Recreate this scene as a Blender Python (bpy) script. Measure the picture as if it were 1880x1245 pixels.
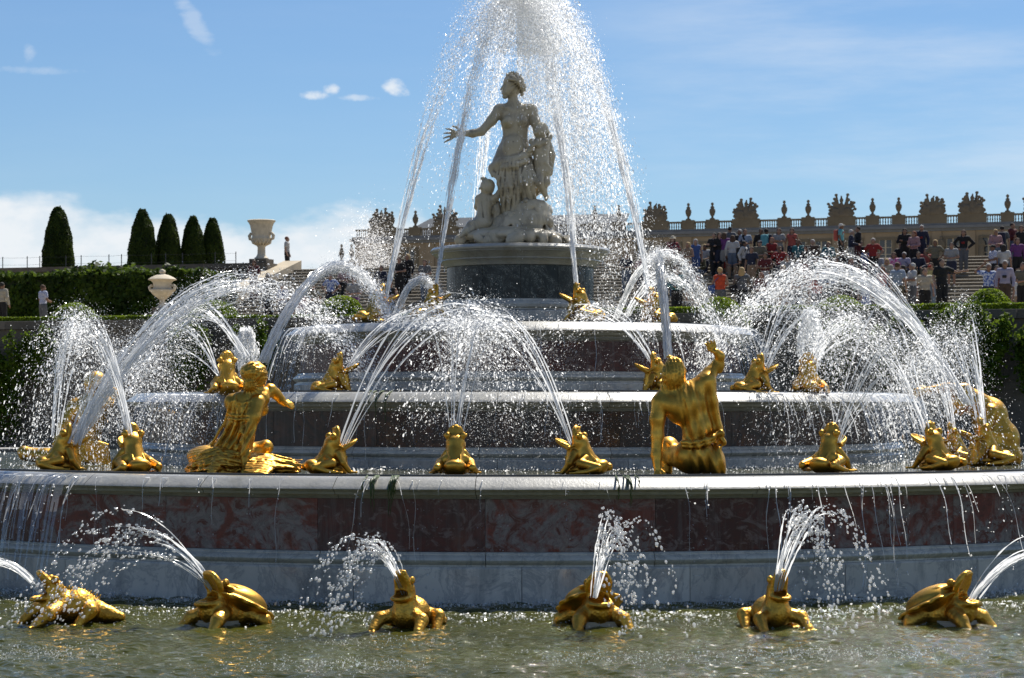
import bpy, math, random
import numpy as np
from mathutils import Vector, Euler, Matrix
R = math.radians
random.seed(7); np.random.seed(7)
for o in list(bpy.data.objects): bpy.data.objects.remove(o)
SC = bpy.context.scene
COL = SC.collection

# ------------------------------------------------------------------ camera
F = 4200.0; DIST = 34.7; CAMX = -0.124; CAMZ = 2.2; HORIZON = 738.0
cd = bpy.data.cameras.new('camera'); cam = bpy.data.objects.new('camera', cd); COL.objects.link(cam)
cam.location = (CAMX, -DIST, CAMZ); cam.rotation_euler = (R(90), 0, 0)
cd.sensor_width = 36.0; cd.lens = 36.0*F/1880.0
cd.shift_y = (HORIZON-622.5)/1880.0
cd.clip_start = 0.5; cd.clip_end = 6000
cd.dof.use_dof = True; cd.dof.focus_distance = 27.0; cd.dof.aperture_fstop = 6.3
SC.camera = cam

# ------------------------------------------------------------------ light
SUN_EL, SUN_AZ = 54.0, 27.0          # behind the fountain, to the right
wd = bpy.data.worlds.new('World'); SC.world = wd; wd.use_nodes = True
def build_world():
    nt = wd.node_tree; N = nt.nodes; L = nt.links; N.clear()
    out = N.new('ShaderNodeOutputWorld'); bg = N.new('ShaderNodeBackground'); bg.inputs[1].default_value = 0.064
    sky = N.new('ShaderNodeTexSky'); sky.sky_type = 'NISHITA'; sky.sun_disc = False
    sky.sun_elevation = R(SUN_EL); sky.sun_rotation = R(SUN_AZ)
    sky.altitude = 100; sky.air_density = 1.0; sky.dust_density = 0.15; sky.ozone_density = 1.6
    tc = N.new('ShaderNodeTexCoord'); sep = N.new('ShaderNodeSeparateXYZ'); L.new(tc.outputs['Generated'], sep.inputs[0])
    def m(op, a, b=None, c=None):
        n = N.new('ShaderNodeMath'); n.operation = op
        for i, v in enumerate((a, b, c)):
            if v is None: continue
            if isinstance(v, (int, float)): n.inputs[i].default_value = v
            else: L.new(v, n.inputs[i])
        return n.outputs[0]
    az = m('ARCTAN2', sep.outputs[0], sep.outputs[1]); el = m('ARCSINE', sep.outputs[2])
    def noise(sx, sy, off, detail=7, rough=0.55):
        cb = N.new('ShaderNodeCombineXYZ'); L.new(m('MULTIPLY_ADD', az, sx, off), cb.inputs[0]); L.new(m('MULTIPLY_ADD', el, sy, off*1.7), cb.inputs[1])
        n = N.new('ShaderNodeTexNoise'); n.inputs['Scale'].default_value = 1; n.inputs['Detail'].default_value = detail; n.inputs['Roughness'].default_value = rough
        L.new(cb.outputs[0], n.inputs['Vector']); return n.outputs['Fac']
    def ramp(v, lo, hi):
        n = N.new('ShaderNodeMapRange'); n.interpolation_type = 'SMOOTHSTEP'
        n.inputs['From Min'].default_value = lo; n.inputs['From Max'].default_value = hi; L.new(v, n.inputs['Value']); return n.outputs[0]
    # low bank of cumulus along the horizon, higher to the left
    side = ramp(az, 0.02, -0.05)
    n1 = noise(13, 30, 3.1, 9, 0.6); n2 = noise(34, 60, 7.7, 6, 0.6)
    topel = m('MULTIPLY_ADD', side, 0.054, 0.030)
    d = m('ADD', m('SUBTRACT', topel, el), m('MULTIPLY', m('SUBTRACT', n1, 0.5), 0.050))
    cum = m('MULTIPLY', ramp(d, -0.003, 0.010), m('MULTIPLY_ADD', ramp(n2, 0.30, 0.60), 0.30, 0.66))
    # high cirrus veil, thicker to the right
    cir = m('MULTIPLY', ramp(noise(4, 24, 11.3, 9, 0.62), 0.40, 0.78), m('MULTIPLY_ADD', ramp(az, -0.02, 0.14), 0.36, 0.05))
    # a few small puffs and a wisp
    puff = None; nz = noise(95, 120, 5.2, 6, 0.62); nw = noise(60, 160, 9.9, 6, 0.6)
    for (px, py, w, h, amt) in ((588, 180, 30, 8, .8), (608, 172, 16, 10, .8), (728, 166, 24, 15, .85), (655, 184, 40, 6, .5), (365, 60, 20, 46, .28), (80, 146, 70, 7, .2), (68, 115, 12, 18, .25)):
        a0 = (px-940)/F; e0 = (HORIZON-py)/F
        dy = m('DIVIDE', m('SUBTRACT', el, e0), h/F); dx = m('DIVIDE', m('SUBTRACT', az, a0), w/F)
        if px == 365: dx = m('MULTIPLY_ADD', dy, 1.5, dx)
        r2 = m('ADD', m('MULTIPLY', dx, dx), m('MULTIPLY', dy, dy))
        g = m('MULTIPLY', ramp(m('ADD', r2, m('MULTIPLY', m('SUBTRACT', nw if px == 365 else nz, 0.5), 5.0)), 1.5, -0.5), amt)
        puff = g if puff is None else m('MAXIMUM', puff, g)
    tot = m('MINIMUM', m('MAXIMUM', m('MAXIMUM', cum, cir), puff), 0.95)
    tot = m('MULTIPLY', tot, ramp(el, -0.02, 0.0))
    mix = N.new('ShaderNodeMixRGB'); L.new(tot, mix.inputs[0]); 
    tint = N.new('ShaderNodeMixRGB'); tint.blend_type = 'MULTIPLY'; tint.inputs[0].default_value = 1; tint.inputs[2].default_value = (0.72, 0.90, 1.11, 1)
    L.new(sky.outputs[0], tint.inputs[1]); L.new(tint.outputs[0], mix.inputs[1])
    mix.inputs[2].default_value = (10.0, 10.4, 10.8, 1)
    L.new(mix.outputs[0], bg.inputs[0]); L.new(bg.outputs[0], out.inputs[0])
build_world()
sd = bpy.data.lights.new('sun', 'SUN'); sd.energy = 5.0; sd.angle = R(0.53); sd.color = (1.0, 0.95, 0.86)
sun = bpy.data.objects.new('sun', sd); COL.objects.link(sun)
sdir = Vector((math.sin(R(SUN_AZ))*math.cos(R(SUN_EL)), math.cos(R(SUN_AZ))*math.cos(R(SUN_EL)), math.sin(R(SUN_EL))))
sun.rotation_euler = sdir.to_track_quat('Z', 'Y').to_euler(); sun.location = sdir*60
vs = SC.view_settings; vs.view_transform = 'Standard'; vs.look = 'None'; vs.exposure = 0.45; vs.gamma = 1.0; vs.use_curve_mapping = False
SC.render.engine = 'CYCLES'
try:
    SC.cycles.max_bounces = 8; SC.cycles.diffuse_bounces = 4; SC.cycles.transmission_bounces = 6; SC.cycles.glossy_bounces = 4; SC.cycles.transparent_max_bounces = 12; SC.cycles.caustics_reflective = False; SC.cycles.caustics_refractive = False
    SC.cycles.use_denoising = True; SC.cycles.sample_clamp_indirect = 6
except Exception: pass

# ------------------------------------------------------------------ helpers
def W(px, py, Y):                     # a point of the place that stands Y metres in front of the camera
    return Vector((CAMX+(px-940.0)*Y/F, Y-DIST, CAMZ+(HORIZON-py)*Y/F))
def tag(o, label=None, cat=None, group=None, kind=None):
    if label: o['label'] = label
    if cat: o['category'] = cat
    if group: o['group'] = group
    if kind: o['kind'] = kind
    return o
def link(name, me, mat=None, parent=None, loc=None, rz=None, scale=None):
    o = bpy.data.objects.new(name, me); COL.objects.link(o)
    if mat is not None and me is not None:
        if len(me.materials) == 0: me.materials.append(mat)
        elif me.materials[0] is not mat:
            o.material_slots[0].link = 'OBJECT'; o.material_slots[0].material = mat
    if parent is not None: o.parent = parent
    if loc is not None: o.location = loc
    if rz is not None: o.rotation_euler = (0, 0, rz)
    if scale is not None: o.scale = (scale, scale, scale) if isinstance(scale, (int, float)) else scale
    return o
def empty(name, loc=(0, 0, 0), rz=0.0, scale=1.0):
    o = bpy.data.objects.new(name, None); COL.objects.link(o); o.location = loc; o.rotation_euler = (0, 0, rz); o.scale = (scale,)*3
    o.empty_display_size = 0.2
    return o
def mesh_np(name, v, f, smooth=False):
    v = np.asarray(v, dtype=np.float32); f = np.asarray(f, dtype=np.int32)
    me = bpy.data.meshes.new(name); n, k = f.shape
    me.vertices.add(len(v)); me.vertices.foreach_set('co', v.ravel())
    me.loops.add(n*k); me.loops.foreach_set('vertex_index', f.ravel())
    me.polygons.add(n); me.polygons.foreach_set('loop_start', np.arange(0, n*k, k, dtype=np.int32))
    me.polygons.foreach_set('loop_total', np.full(n, k, dtype=np.int32))
    if smooth: me.polygons.foreach_set('use_smooth', np.ones(n, dtype=bool))
    me.update(calc_edges=True); me.validate()
    return me
class MB:
    def __init__(s): s.v = []; s.f = []
    def add(s, v, f):
        b = len(s.v); s.v += [tuple(p) for p in v]; s.f += [tuple(i+b for i in q) for q in f]; return s
    def box(s, x0, x1, y0, y1, z0, z1, M=None):
        v = [(x0,y0,z0),(x1,y0,z0),(x1,y1,z0),(x0,y1,z0),(x0,y0,z1),(x1,y0,z1),(x1,y1,z1),(x0,y1,z1)]
        if M is not None: v = [M @ Vector(p) for p in v]
        return s.add(v, [(0,3,2,1),(4,5,6,7),(0,1,5,4),(1,2,6,5),(2,3,7,6),(3,0,4,7)])
    def lathe(s, prof, n=32, c=(0,0,0), a0=0.0, a1=2*math.pi, closed=False):
        full = abs(a1-a0-2*math.pi) < 1e-6; m = n if full else n+1; v = []; k = len(prof)
        for i in range(m):
            a = a0+(a1-a0)*i/n; ca, sa = math.cos(a), math.sin(a)
            v += [(c[0]+r*ca, c[1]+r*sa, c[2]+z) for r, z in prof]
        f = []; kk = k if closed else k-1
        for i in range(n):
            j = (i+1) % m
            for q in range(kk):
                q2 = (q+1) % k
                f.append((i*k+q, j*k+q, j*k+q2, i*k+q2))
        if not full and closed:
            f.append(tuple(range(k))); f.append(tuple((m-1)*k+q for q in reversed(range(k))))
        return s.add(v, f)
    def tube(s, pts, rad, n=6):
        pts = [Vector(p) for p in pts]; v = []; f = []
        if isinstance(rad, (int, float)): rad = [rad]*len(pts)
        for i, p in enumerate(pts):
            t = (pts[min(i+1, len(pts)-1)]-pts[max(i-1, 0)]).normalized()
            u = t.orthogonal().normalized() if i == 0 else (u-t*u.dot(t)).normalized()
            w = t.cross(u)
            for q in range(n):
                a = 2*math.pi*q/n; v.append(p+(u*math.cos(a)+w*math.sin(a))*rad[i])
        for i in range(len(pts)-1):
            for q in range(n):
                q2 = (q+1) % n; f.append((i*n+q, i*n+q2, (i+1)*n+q2, (i+1)*n+q))
        f.append(tuple(reversed(range(n)))); f.append(tuple((len(pts)-1)*n+q for q in range(n)))
        return s.add(v, f)
    def mesh(s, name, smooth=False, auto=None):
        me = bpy.data.meshes.new(name); me.from_pydata(s.v, [], s.f); me.update()
        if smooth or auto:
            me.polygons.foreach_set('use_smooth', [True]*len(me.polygons))
            if auto:
                try: me.set_sharp_from_angle(angle=R(auto))
                except Exception: pass
        return me

# ---- signed-distance modelling: smooth unions of limbs, meshed with surface nets
class Vox:
    def __init__(s, lo, hi, h):
        s.lo = np.array(lo, float); s.h = h; s.n = np.ceil((np.array(hi, float)-s.lo)/h).astype(int)+1
        s.f = np.full(s.n, 1.0, dtype=np.float32)
        s.ax = [s.lo[i]+h*np.arange(s.n[i]) for i in range(3)]
    def sub(s, lo, hi):
        a = np.clip(np.floor((np.array(lo)-s.lo)/s.h).astype(int), 0, s.n); b = np.clip(np.ceil((np.array(hi)-s.lo)/s.h).astype(int)+1, 0, s.n)
        sl = tuple(slice(int(x), int(y)) for x, y in zip(a, b))
        X = s.ax[0][sl[0]][:, None, None]; Y = s.ax[1][sl[1]][None, :, None]; Z = s.ax[2][sl[2]][None, None, :]
        return sl, X, Y, Z
    def put(s, sl, d, k, op):
        f = s.f[sl]
        if f.size == 0: return
        if op == 's':
            d = -d
            h = np.clip(0.5+0.5*(d-f)/k, 0, 1); s.f[sl] = f*(1-h)+d*h+k*h*(1-h)
        else:
            h = np.clip(0.5+0.5*(f-d)/k, 0, 1); s.f[sl] = f*(1-h)+d*h-k*h*(1-h)
    def cap(s, a, b, ra, rb=None, k=0.02, op='u', flat=None):
        rb = ra if rb is None else rb; a = np.array(a, float); b = np.array(b, float); m = max(ra, rb)+k*1.5+2*s.h
        sl, X, Y, Z = s.sub(np.minimum(a, b)-m, np.maximum(a, b)+m)
        d = b-a; L2 = max(float(d@d), 1e-9)
        t = np.clip(((X-a[0])*d[0]+(Y-a[1])*d[1]+(Z-a[2])*d[2])/L2, 0, 1)
        dx = X-a[0]-t*d[0]; dy = Y-a[1]-t*d[1]; dz = Z-a[2]-t*d[2]
        s.put(sl, np.sqrt(dx*dx+dy*dy+dz*dz)-(ra+(rb-ra)*t), k, op); return s
    def chain(s, pts, rad, k=0.02, op='u'):
        for i in range(len(pts)-1): s.cap(pts[i], pts[i+1], rad[i], rad[i+1], k, op)
        return s
    def ell(s, c, r, rot=(0, 0, 0), k=0.02, op='u'):
        c = np.array(c, float); r = np.array(r, float); m = max(r)+k*1.5+2*s.h
        sl, X, Y, Z = s.sub(c-m, c+m); M = np.array(Euler([R(q) for q in rot]).to_matrix()).T
        x, y, z = X-c[0], Y-c[1], Z-c[2]
        u = M[0,0]*x+M[0,1]*y+M[0,2]*z; v = M[1,0]*x+M[1,1]*y+M[1,2]*z; w = M[2,0]*x+M[2,1]*y+M[2,2]*z
        k0 = np.sqrt((u/r[0])**2+(v/r[1])**2+(w/r[2])**2); k1 = np.sqrt((u/r[0]**2)**2+(v/r[1]**2)**2+(w/r[2]**2)**2)+1e-6
        s.put(sl, k0*(k0-1)/k1, k, op); return s
    def box(s, c, hf, rot=(0, 0, 0), rnd=0.01, k=0.01, op='u'):
        c = np.array(c, float); hf = np.array(hf, float); m = float(np.linalg.norm(hf))+k*1.5+2*s.h
        sl, X, Y, Z = s.sub(c-m, c+m); M = np.array(Euler([R(q) for q in rot]).to_matrix()).T
        x, y, z = X-c[0], Y-c[1], Z-c[2]
        q = [np.abs(M[i,0]*x+M[i,1]*y+M[i,2]*z)-(hf[i]-rnd) for i in range(3)]
        d = np.sqrt(np.maximum(q[0],0)**2+np.maximum(q[1],0)**2+np.maximum(q[2],0)**2)+np.minimum(np.maximum(np.maximum(q[0],q[1]),q[2]),0)-rnd
        s.put(sl, d, k, op); return s
    def disp(s, lo, hi, fn):
        sl, X, Y, Z = s.sub(lo, hi); s.f[sl] += fn(X, Y, Z).astype(np.float32); return s
    def ridge(s, pts, r, k=0.012, sink=0.3, n=7):
        """a fold or strand laid on the surface that faces the camera side (-y); pts are (x, ., z)"""
        pts = [np.array(p, float) for p in pts]; m = len(pts)-1; out = []; rad = []
        for i in range(n*m+1):
            j = min(i//n, m-1); t = i/n-j; p = pts[j]*(1-t)+pts[j+1]*t
            ix = int(round((p[0]-s.lo[0])/s.h)); iz = int(round((p[2]-s.lo[2])/s.h))
            if not (0 <= ix < s.n[0] and 0 <= iz < s.n[2]): continue
            w = np.nonzero(s.f[ix, :, iz] < 0)[0]
            if len(w) == 0: continue
            q = i/(n*m); rr = r*(0.55+0.9*min(q, 1-q) if True else 1)
            out.append((p[0], s.ax[1][w[0]]+rr*sink, p[2])); rad.append(rr)
        for i in range(len(out)-1):
            if abs(out[i][1]-out[i+1][1]) < 0.16: s.cap(out[i], out[i+1], rad[i], rad[i+1], k)
        return s
    def cut_below(s, z):
        s.f = np.maximum(s.f, (z-s.ax[2])[None, None, :]).astype(np.float32); return s
    def mesh(s, name, off=(0, 0, 0), smooth=True):
        f = s.f.copy(); f[0] = f[-1] = 1; f[:, 0] = f[:, -1] = 1; f[:, :, 0] = f[:, :, -1] = 1
        ins = f < 0; nx, ny, nz = f.shape
        cnt = np.zeros((nx-1, ny-1, nz-1), np.int8)
        for i in (0, 1):
            for j in (0, 1):
                for k in (0, 1): cnt += ins[i:nx-1+i, j:ny-1+j, k:nz-1+k]
        cells = np.argwhere((cnt > 0) & (cnt < 8)); idx = np.full(cnt.shape, -1, np.int64); idx[tuple(cells.T)] = np.arange(len(cells))
        acc = np.zeros((len(cells), 3)); num = np.zeros(len(cells))
        cs = [(i, j, k) for i in (0, 1) for j in (0, 1) for k in (0, 1)]
        for a in cs:
            for ax in range(3):
                if a[ax]: continue
                b = list(a); b[ax] = 1
                fa = f[tuple((cells+a).T)]; fb = f[tuple((cells+b).T)]; m = (fa < 0) != (fb < 0)
                t = fa[m]/(fa[m]-fb[m]); p = np.tile(np.array(a, float), (m.sum(), 1)); p[:, ax] += t
                acc[m] += p; num[m] += 1
        v = (cells+acc/num[:, None])*s.h+s.lo-np.array(off)
        quads = []
        for ax in range(3):
            sl0 = [slice(None)]*3; sl1 = [slice(None)]*3; sl0[ax] = slice(0, -1); sl1[ax] = slice(1, None)
            A = ins[tuple(sl0)]; B = ins[tuple(sl1)]; e = np.argwhere(A != B); sg = A[tuple(e.T)]
            o1, o2 = [(1, 2), (2, 0), (0, 1)][ax]; ok = (e[:, o1] > 0) & (e[:, o2] > 0); e = e[ok]; sg = sg[ok]
            def c(d1, d2):
                q = e.copy(); q[:, o1] += d1; q[:, o2] += d2; return idx[tuple(q.T)]
            q = np.stack([c(-1, -1), c(0, -1), c(0, 0), c(-1, 0)], 1)
            q[~sg] = q[~sg][:, ::-1]; quads.append(q)
        q = np.concatenate(quads)
        return mesh_np(name, v, q, smooth)
# ------------------------------------------------------------------ materials
MATS = {}
class NT:
    def __init__(s, name):
        s.m = bpy.data.materials.new(name); s.m.use_nodes = True; s.t = s.m.node_tree; s.N = s.t.nodes; s.N.clear()
        s.out = s.N.new('ShaderNodeOutputMaterial'); MATS[name] = s.m
    def n(s, typ, **kw):
        x = s.N.new('ShaderNode'+typ)
        for k, v in kw.items(): setattr(x, k, v)
        return x
    def l(s, a, b): s.t.links.new(a, b)
    def put(s, sock, v):
        if hasattr(v, 'is_output'): s.l(v, sock)
        elif isinstance(v, tuple) and len(v) == 3 and sock.type == 'RGBA': sock.default_value = (*v, 1)
        else: sock.default_value = v
    def co(s, kind='Object', sc=(1, 1, 1), loc=(0, 0, 0), jitter=False):
        t = s.n('TexCoord'); o = t.outputs[kind]
        if jitter:
            oi = s.n('ObjectInfo'); mm = s.n('VectorMath', operation='MULTIPLY_ADD'); s.l(oi.outputs['Random'], mm.inputs[0]); mm.inputs[1].default_value = (37, 53, 29); s.l(o, mm.inputs[2]); o = mm.outputs[0]
        mp = s.n('Mapping'); mp.inputs['Scale'].default_value = sc; mp.inputs['Location'].default_value = loc; s.l(o, mp.inputs[0]); return mp.outputs[0]
    def noise(s, v, scale, detail=6, rough=0.55, dist=0.0):
        x = s.n('TexNoise'); x.inputs['Scale'].default_value = scale; x.inputs['Detail'].default_value = detail; x.inputs['Roughness'].default_value = rough; x.inputs['Distortion'].default_value = dist
        if v is not None: s.l(v, x.inputs['Vector'])
        return x.outputs['Fac']
    def voro(s, v, scale, feature='F1', out='Distance', rnd=1.0):
        x = s.n('TexVoronoi', feature=feature); x.inputs['Scale'].default_value = scale; x.inputs['Randomness'].default_value = rnd
        if v is not None: s.l(v, x.inputs['Vector'])
        return x.outputs[out]
    def ramp(s, v, *stops):
        x = s.n('ValToRGB'); e = x.color_ramp.elements
        while len(e) < len(stops): e.new(0.5)
        for q, (p, c) in zip(e, stops): q.position = p; q.color = (*c, 1) if isinstance(c, tuple) else (c, c, c, 1)
        s.l(v, x.inputs[0]); return x.outputs[0]
    def mix(s, f, a, b, mode='MIX'):
        x = s.n('MixRGB', blend_type=mode); s.put(x.inputs[0], f); s.put(x.inputs[1], a if hasattr(a, 'is_output') else (*a, 1)); s.put(x.inputs[2], b if hasattr(b, 'is_output') else (*b, 1)); return x.outputs[0]
    def math(s, op, a, b=None):
        x = s.n('Math', operation=op); s.put(x.inputs[0], a)
        if b is not None: s.put(x.inputs[1], b)
        return x.outputs[0]
    def bump(s, h, st=0.3, d=0.02, nrm=None):
        x = s.n('Bump'); x.inputs['Strength'].default_value = st; x.inputs['Distance'].default_value = d; s.l(h, x.inputs['Height'])
        if nrm is not None: s.l(nrm, x.inputs['Normal'])
        return x.outputs[0]
    def rnd(s): return s.n('ObjectInfo').outputs['Random']
    def pr(s, **kw):
        p = s.n('BsdfPrincipled')
        for k, v in kw.items():
            s.put(p.inputs[k.replace('_', ' ')], v)
        s.l(p.outputs[0], s.out.inputs[0]); return p

def mat_marble(name, base, vein, rough=0.3, wet=0.0, vs=1.0, stain=(0.16, 0.14, 0.10), stain_amt=0.5, spark=0.0):
    t = NT(name); v = t.co('Object', jitter=True)
    n1 = t.noise(v, 1.3*vs, 8, 0.6, 1.2); n2 = t.noise(v, 2.6*vs, 9, 0.68, 0.9)
    veins = t.ramp(t.math('ABSOLUTE', t.math('SUBTRACT', n2, 0.5)), (0.0, 1.0), (0.035, 0.0))
    c = t.mix(t.ramp(n1, (0.35, 0.0), (0.7, 1.0)), base, tuple(b*0.80+q*0.2 for b, q in zip(base, vein)))
    c = t.mix(t.math('MULTIPLY', veins, 0.5), c, vein)
    st = t.noise(t.co('Object', (1, 1, 0.35), jitter=True), 3.5, 8, 0.68)
    c = t.mix(t.math('MULTIPLY', t.ramp(st, (0.48, 0.0), (0.72, 1.0)), stain_amt), c, stain)
    c = t.mix(t.math('MULTIPLY', t.math('SUBTRACT', t.rnd(), 0.5), 0.22), c, (0, 0, 0)) if False else c
    br = t.n('HueSaturation'); t.l(c, br.inputs['Color']); t.l(t.math('MULTIPLY_ADD', t.rnd(), 0.25), br.inputs['Value'])
    br.inputs['Value'].links[0].from_node.inputs[2].default_value = 0.86
    b = t.bump(t.noise(v, 30, 5, 0.6), 0.25, 0.01)
    if spark: b = t.bump(t.noise(t.co('Object'), 26, 4, 0.6), spark, 0.02, b)
    t.pr(Base_Color=br.outputs[0], Roughness=t.math('MULTIPLY_ADD', n1, 0.25) if False else rough, Normal=b, Coat_Weight=wet, Coat_Roughness=0.26 if spark else 0.12)
    if wet:
        pass
    return t.m
mat_marble('marble', (0.58, 0.55, 0.48), (0.20, 0.21, 0.22), 0.45, 0.25)
mat_marble('rim_marble', (0.34, 0.325, 0.28), (0.22, 0.22, 0.21), 0.4, 0.9, spark=0.18, stain=(0.13, 0.12, 0.07), stain_amt=0.55)
mat_marble('plinth_marble', (0.62, 0.58, 0.51), (0.17, 0.18, 0.20), 0.45, 0.25, vs=0.7, stain=(0.11, 0.12, 0.13), stain_amt=0.8)
def mat_statue():
    t = NT('statue_marble'); v = t.co('Object')
    n1 = t.noise(v, 2.2, 8, 0.62); n2 = t.noise(t.co('Object', (1, 1, 0.3)), 6, 8, 0.65, 0.5)
    c = t.mix(t.ramp(n1, (0.35, 0.0), (0.65, 1.0)), (0.52, 0.46, 0.34), (0.40, 0.34, 0.23))
    c = t.mix(t.math('MULTIPLY', t.ramp(n2, (0.50, 0.0), (0.68, 1.0)), 0.62), c, (0.13, 0.11, 0.085))
    c = t.mix(t.math('MULTIPLY', t.ramp(t.noise(v, 3.1, 5), (0.6, 0.0), (0.75, 1.0)), 0.5), c, (0.33, 0.29, 0.12))
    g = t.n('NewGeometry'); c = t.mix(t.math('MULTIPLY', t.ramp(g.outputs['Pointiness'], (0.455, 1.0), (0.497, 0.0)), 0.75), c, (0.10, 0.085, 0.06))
    t.pr(Base_Color=c, Roughness=0.5, Normal=t.bump(t.noise(v, 40, 6, 0.65), 0.35, 0.01), Coat_Weight=0.25, Coat_Roughness=0.2)
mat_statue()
def mat_breccia(name, a, b, c3, wet=0.2, sc=1.5):
    t = NT(name); v = t.co('Object', (1, 1, 1.2), jitter=True)
    w = t.noise(v, sc, 9, 0.66, 1.6); w2 = t.noise(v, sc*2.6, 9, 0.7, 2.0)
    c = t.mix(t.ramp(w, (0.44, 0.0), (0.54, 1.0)), a, b)
    c = t.mix(t.ramp(w2, (0.52, 0.0), (0.60, 1.0)), c, c3)
    dark = t.ramp(t.math('ABSOLUTE', t.math('SUBTRACT', w2, 0.5)), (0.0, 1.0), (0.03, 0.0))
    c = t.mix(t.math('MULTIPLY', dark, 0.5), c, (0.03, 0.02, 0.02))
    lime = t.ramp(t.noise(t.co('Object', (7, 7, 0.5), jitter=True), 1.6, 6, 0.7), (0.5, 0.0), (0.75, 1.0))
    c = t.mix(t.math('MULTIPLY', lime, 0.30), c, (0.24, 0.24, 0.235))
    t.pr(Base_Color=c, Roughness=0.42, Normal=t.bump(w2, 0.25, 0.008), Coat_Weight=wet, Coat_Roughness=0.15, Specular_IOR_Level=0.3)
mat_breccia('red_marble', (0.18, 0.036, 0.022), (0.23, 0.19, 0.18), (0.10, 0.024, 0.017))
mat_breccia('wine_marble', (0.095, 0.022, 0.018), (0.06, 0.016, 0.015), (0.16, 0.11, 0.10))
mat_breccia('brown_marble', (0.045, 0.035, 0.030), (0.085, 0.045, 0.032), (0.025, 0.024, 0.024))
def mat_green_marble():
    t = NT('green_marble'); v = t.co('Object', jitter=True)
    w = t.noise(v, 3.0, 9, 0.62, 2.2); w2 = t.noise(v, 7.5, 8, 0.6, 2.8)
    c = t.mix(t.ramp(w, (0.4, 0.0), (0.65, 1.0)), (0.018, 0.026, 0.028), (0.045, 0.052, 0.050))
    ve = t.ramp(t.math('ABSOLUTE', t.math('SUBTRACT', w2, 0.5)), (0.0, 1.0), (0.022, 0.0))
    c = t.mix(t.math('MULTIPLY', ve, t.ramp(w, (0.42, 0.0), (0.6, 1.0))), c, (0.30, 0.33, 0.30))
    t.pr(Base_Color=c, Roughness=0.25, Specular_IOR_Level=0.22)
mat_green_marble()
def mat_gold(name, scale_bump=0.0, dark=0.0):
    t = NT(name); v = t.co('Object')
    n = t.noise(v, 7, 6, 0.6)
    c = t.mix(t.ramp(n, (0.35, 0.0), (0.7, 1.0)), (0.80, 0.45, 0.075), (0.46, 0.25, 0.038))
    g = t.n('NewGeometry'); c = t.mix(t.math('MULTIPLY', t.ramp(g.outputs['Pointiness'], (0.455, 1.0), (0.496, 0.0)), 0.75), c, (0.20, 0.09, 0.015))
    pt = t.ramp(t.noise(t.co('Object', (1, 1, .5)), 4.5, 8, 0.7), (0.52, 0.0), (0.70, 1.0)); c = t.mix(t.math('MULTIPLY', pt, 0.55), c, (0.30, 0.15, 0.03))
    b = t.bump(t.noise(v, 12, 5, 0.55), 0.10, 0.02); b = t.bump(t.noise(v, 60, 4, 0.55), 0.2, 0.004, b)
    if scale_bump: b = t.bump(t.voro(v, 34), scale_bump, 0.012, b)
    t.pr(Base_Color=c, Metallic=1.0, Roughness=t.ramp(n, (0.3, 0.34), (0.7, 0.52)), Normal=b)
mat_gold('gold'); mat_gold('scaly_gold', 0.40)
def mat_simple(name, col, rough=0.7, var=0.15, sc=8.0, bump=0.15, **kw):
    t = NT(name); v = t.co('Object'); n = t.noise(v, sc, 6, 0.6)
    c = t.mix(t.ramp(n, (0.3, 0.0), (0.7, 1.0)), tuple(q*(1-var) for q in col), tuple(min(1, q*(1+var)) for q in col))
    t.pr(Base_Color=c, Roughness=rough, Normal=t.bump(t.noise(v, sc*5, 4), bump, 0.01), **kw); return t.m
mat_simple('limestone', (0.46, 0.39, 0.28), 0.85, 0.22, 2.0)
mat_simple('palace_stone', (0.25, 0.20, 0.135), 0.9, 0.12, 0.6)
mat_simple('palace_trim', (0.14, 0.117, 0.08), 0.9, 0.18, 1.0)
mat_simple('roof_lead', (0.13, 0.14, 0.15), 0.6, 0.15, 1.5)
mat_simple('trophy_stone', (0.125, 0.105, 0.075), 0.9, 0.25, 2.0)
mat_simple('step_stone', (0.205, 0.175, 0.13), 0.85, 0.3, 1.2)
mat_simple('urn_stone', (0.55, 0.48, 0.36), 0.8, 0.2, 4.0)
mat_simple('wall_stone', (0.10, 0.09, 0.075), 0.9, 0.35, 1.3)
mat_simple('coping_stone', (0.42, 0.40, 0.36), 0.8, 0.2, 2.0)
mat_simple('gravel', (0.38, 0.32, 0.23), 0.95, 0.2, 30.0, 0.5)
mat_simple('lawn', (0.06, 0.09, 0.025), 0.9, 0.25, 3.0, 0.4)
mat_simple('dark_metal', (0.03, 0.03, 0.03), 0.5, 0.2)
mat_simple('lead_lip', (0.05, 0.055, 0.06), 0.35, 0.3, 10)
mat_simple('bark', (0.09, 0.06, 0.04), 0.9, 0.3)
mat_simple('window_wood', (0.42, 0.36, 0.25), 0.7, 0.1)
mat_simple('pedestal_dark', (0.12, 0.10, 0.075), 0.85, 0.3, 3.0)
t = NT('window_glass'); t.pr(Base_Color=(0.03, 0.035, 0.04), Roughness=0.08)
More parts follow.
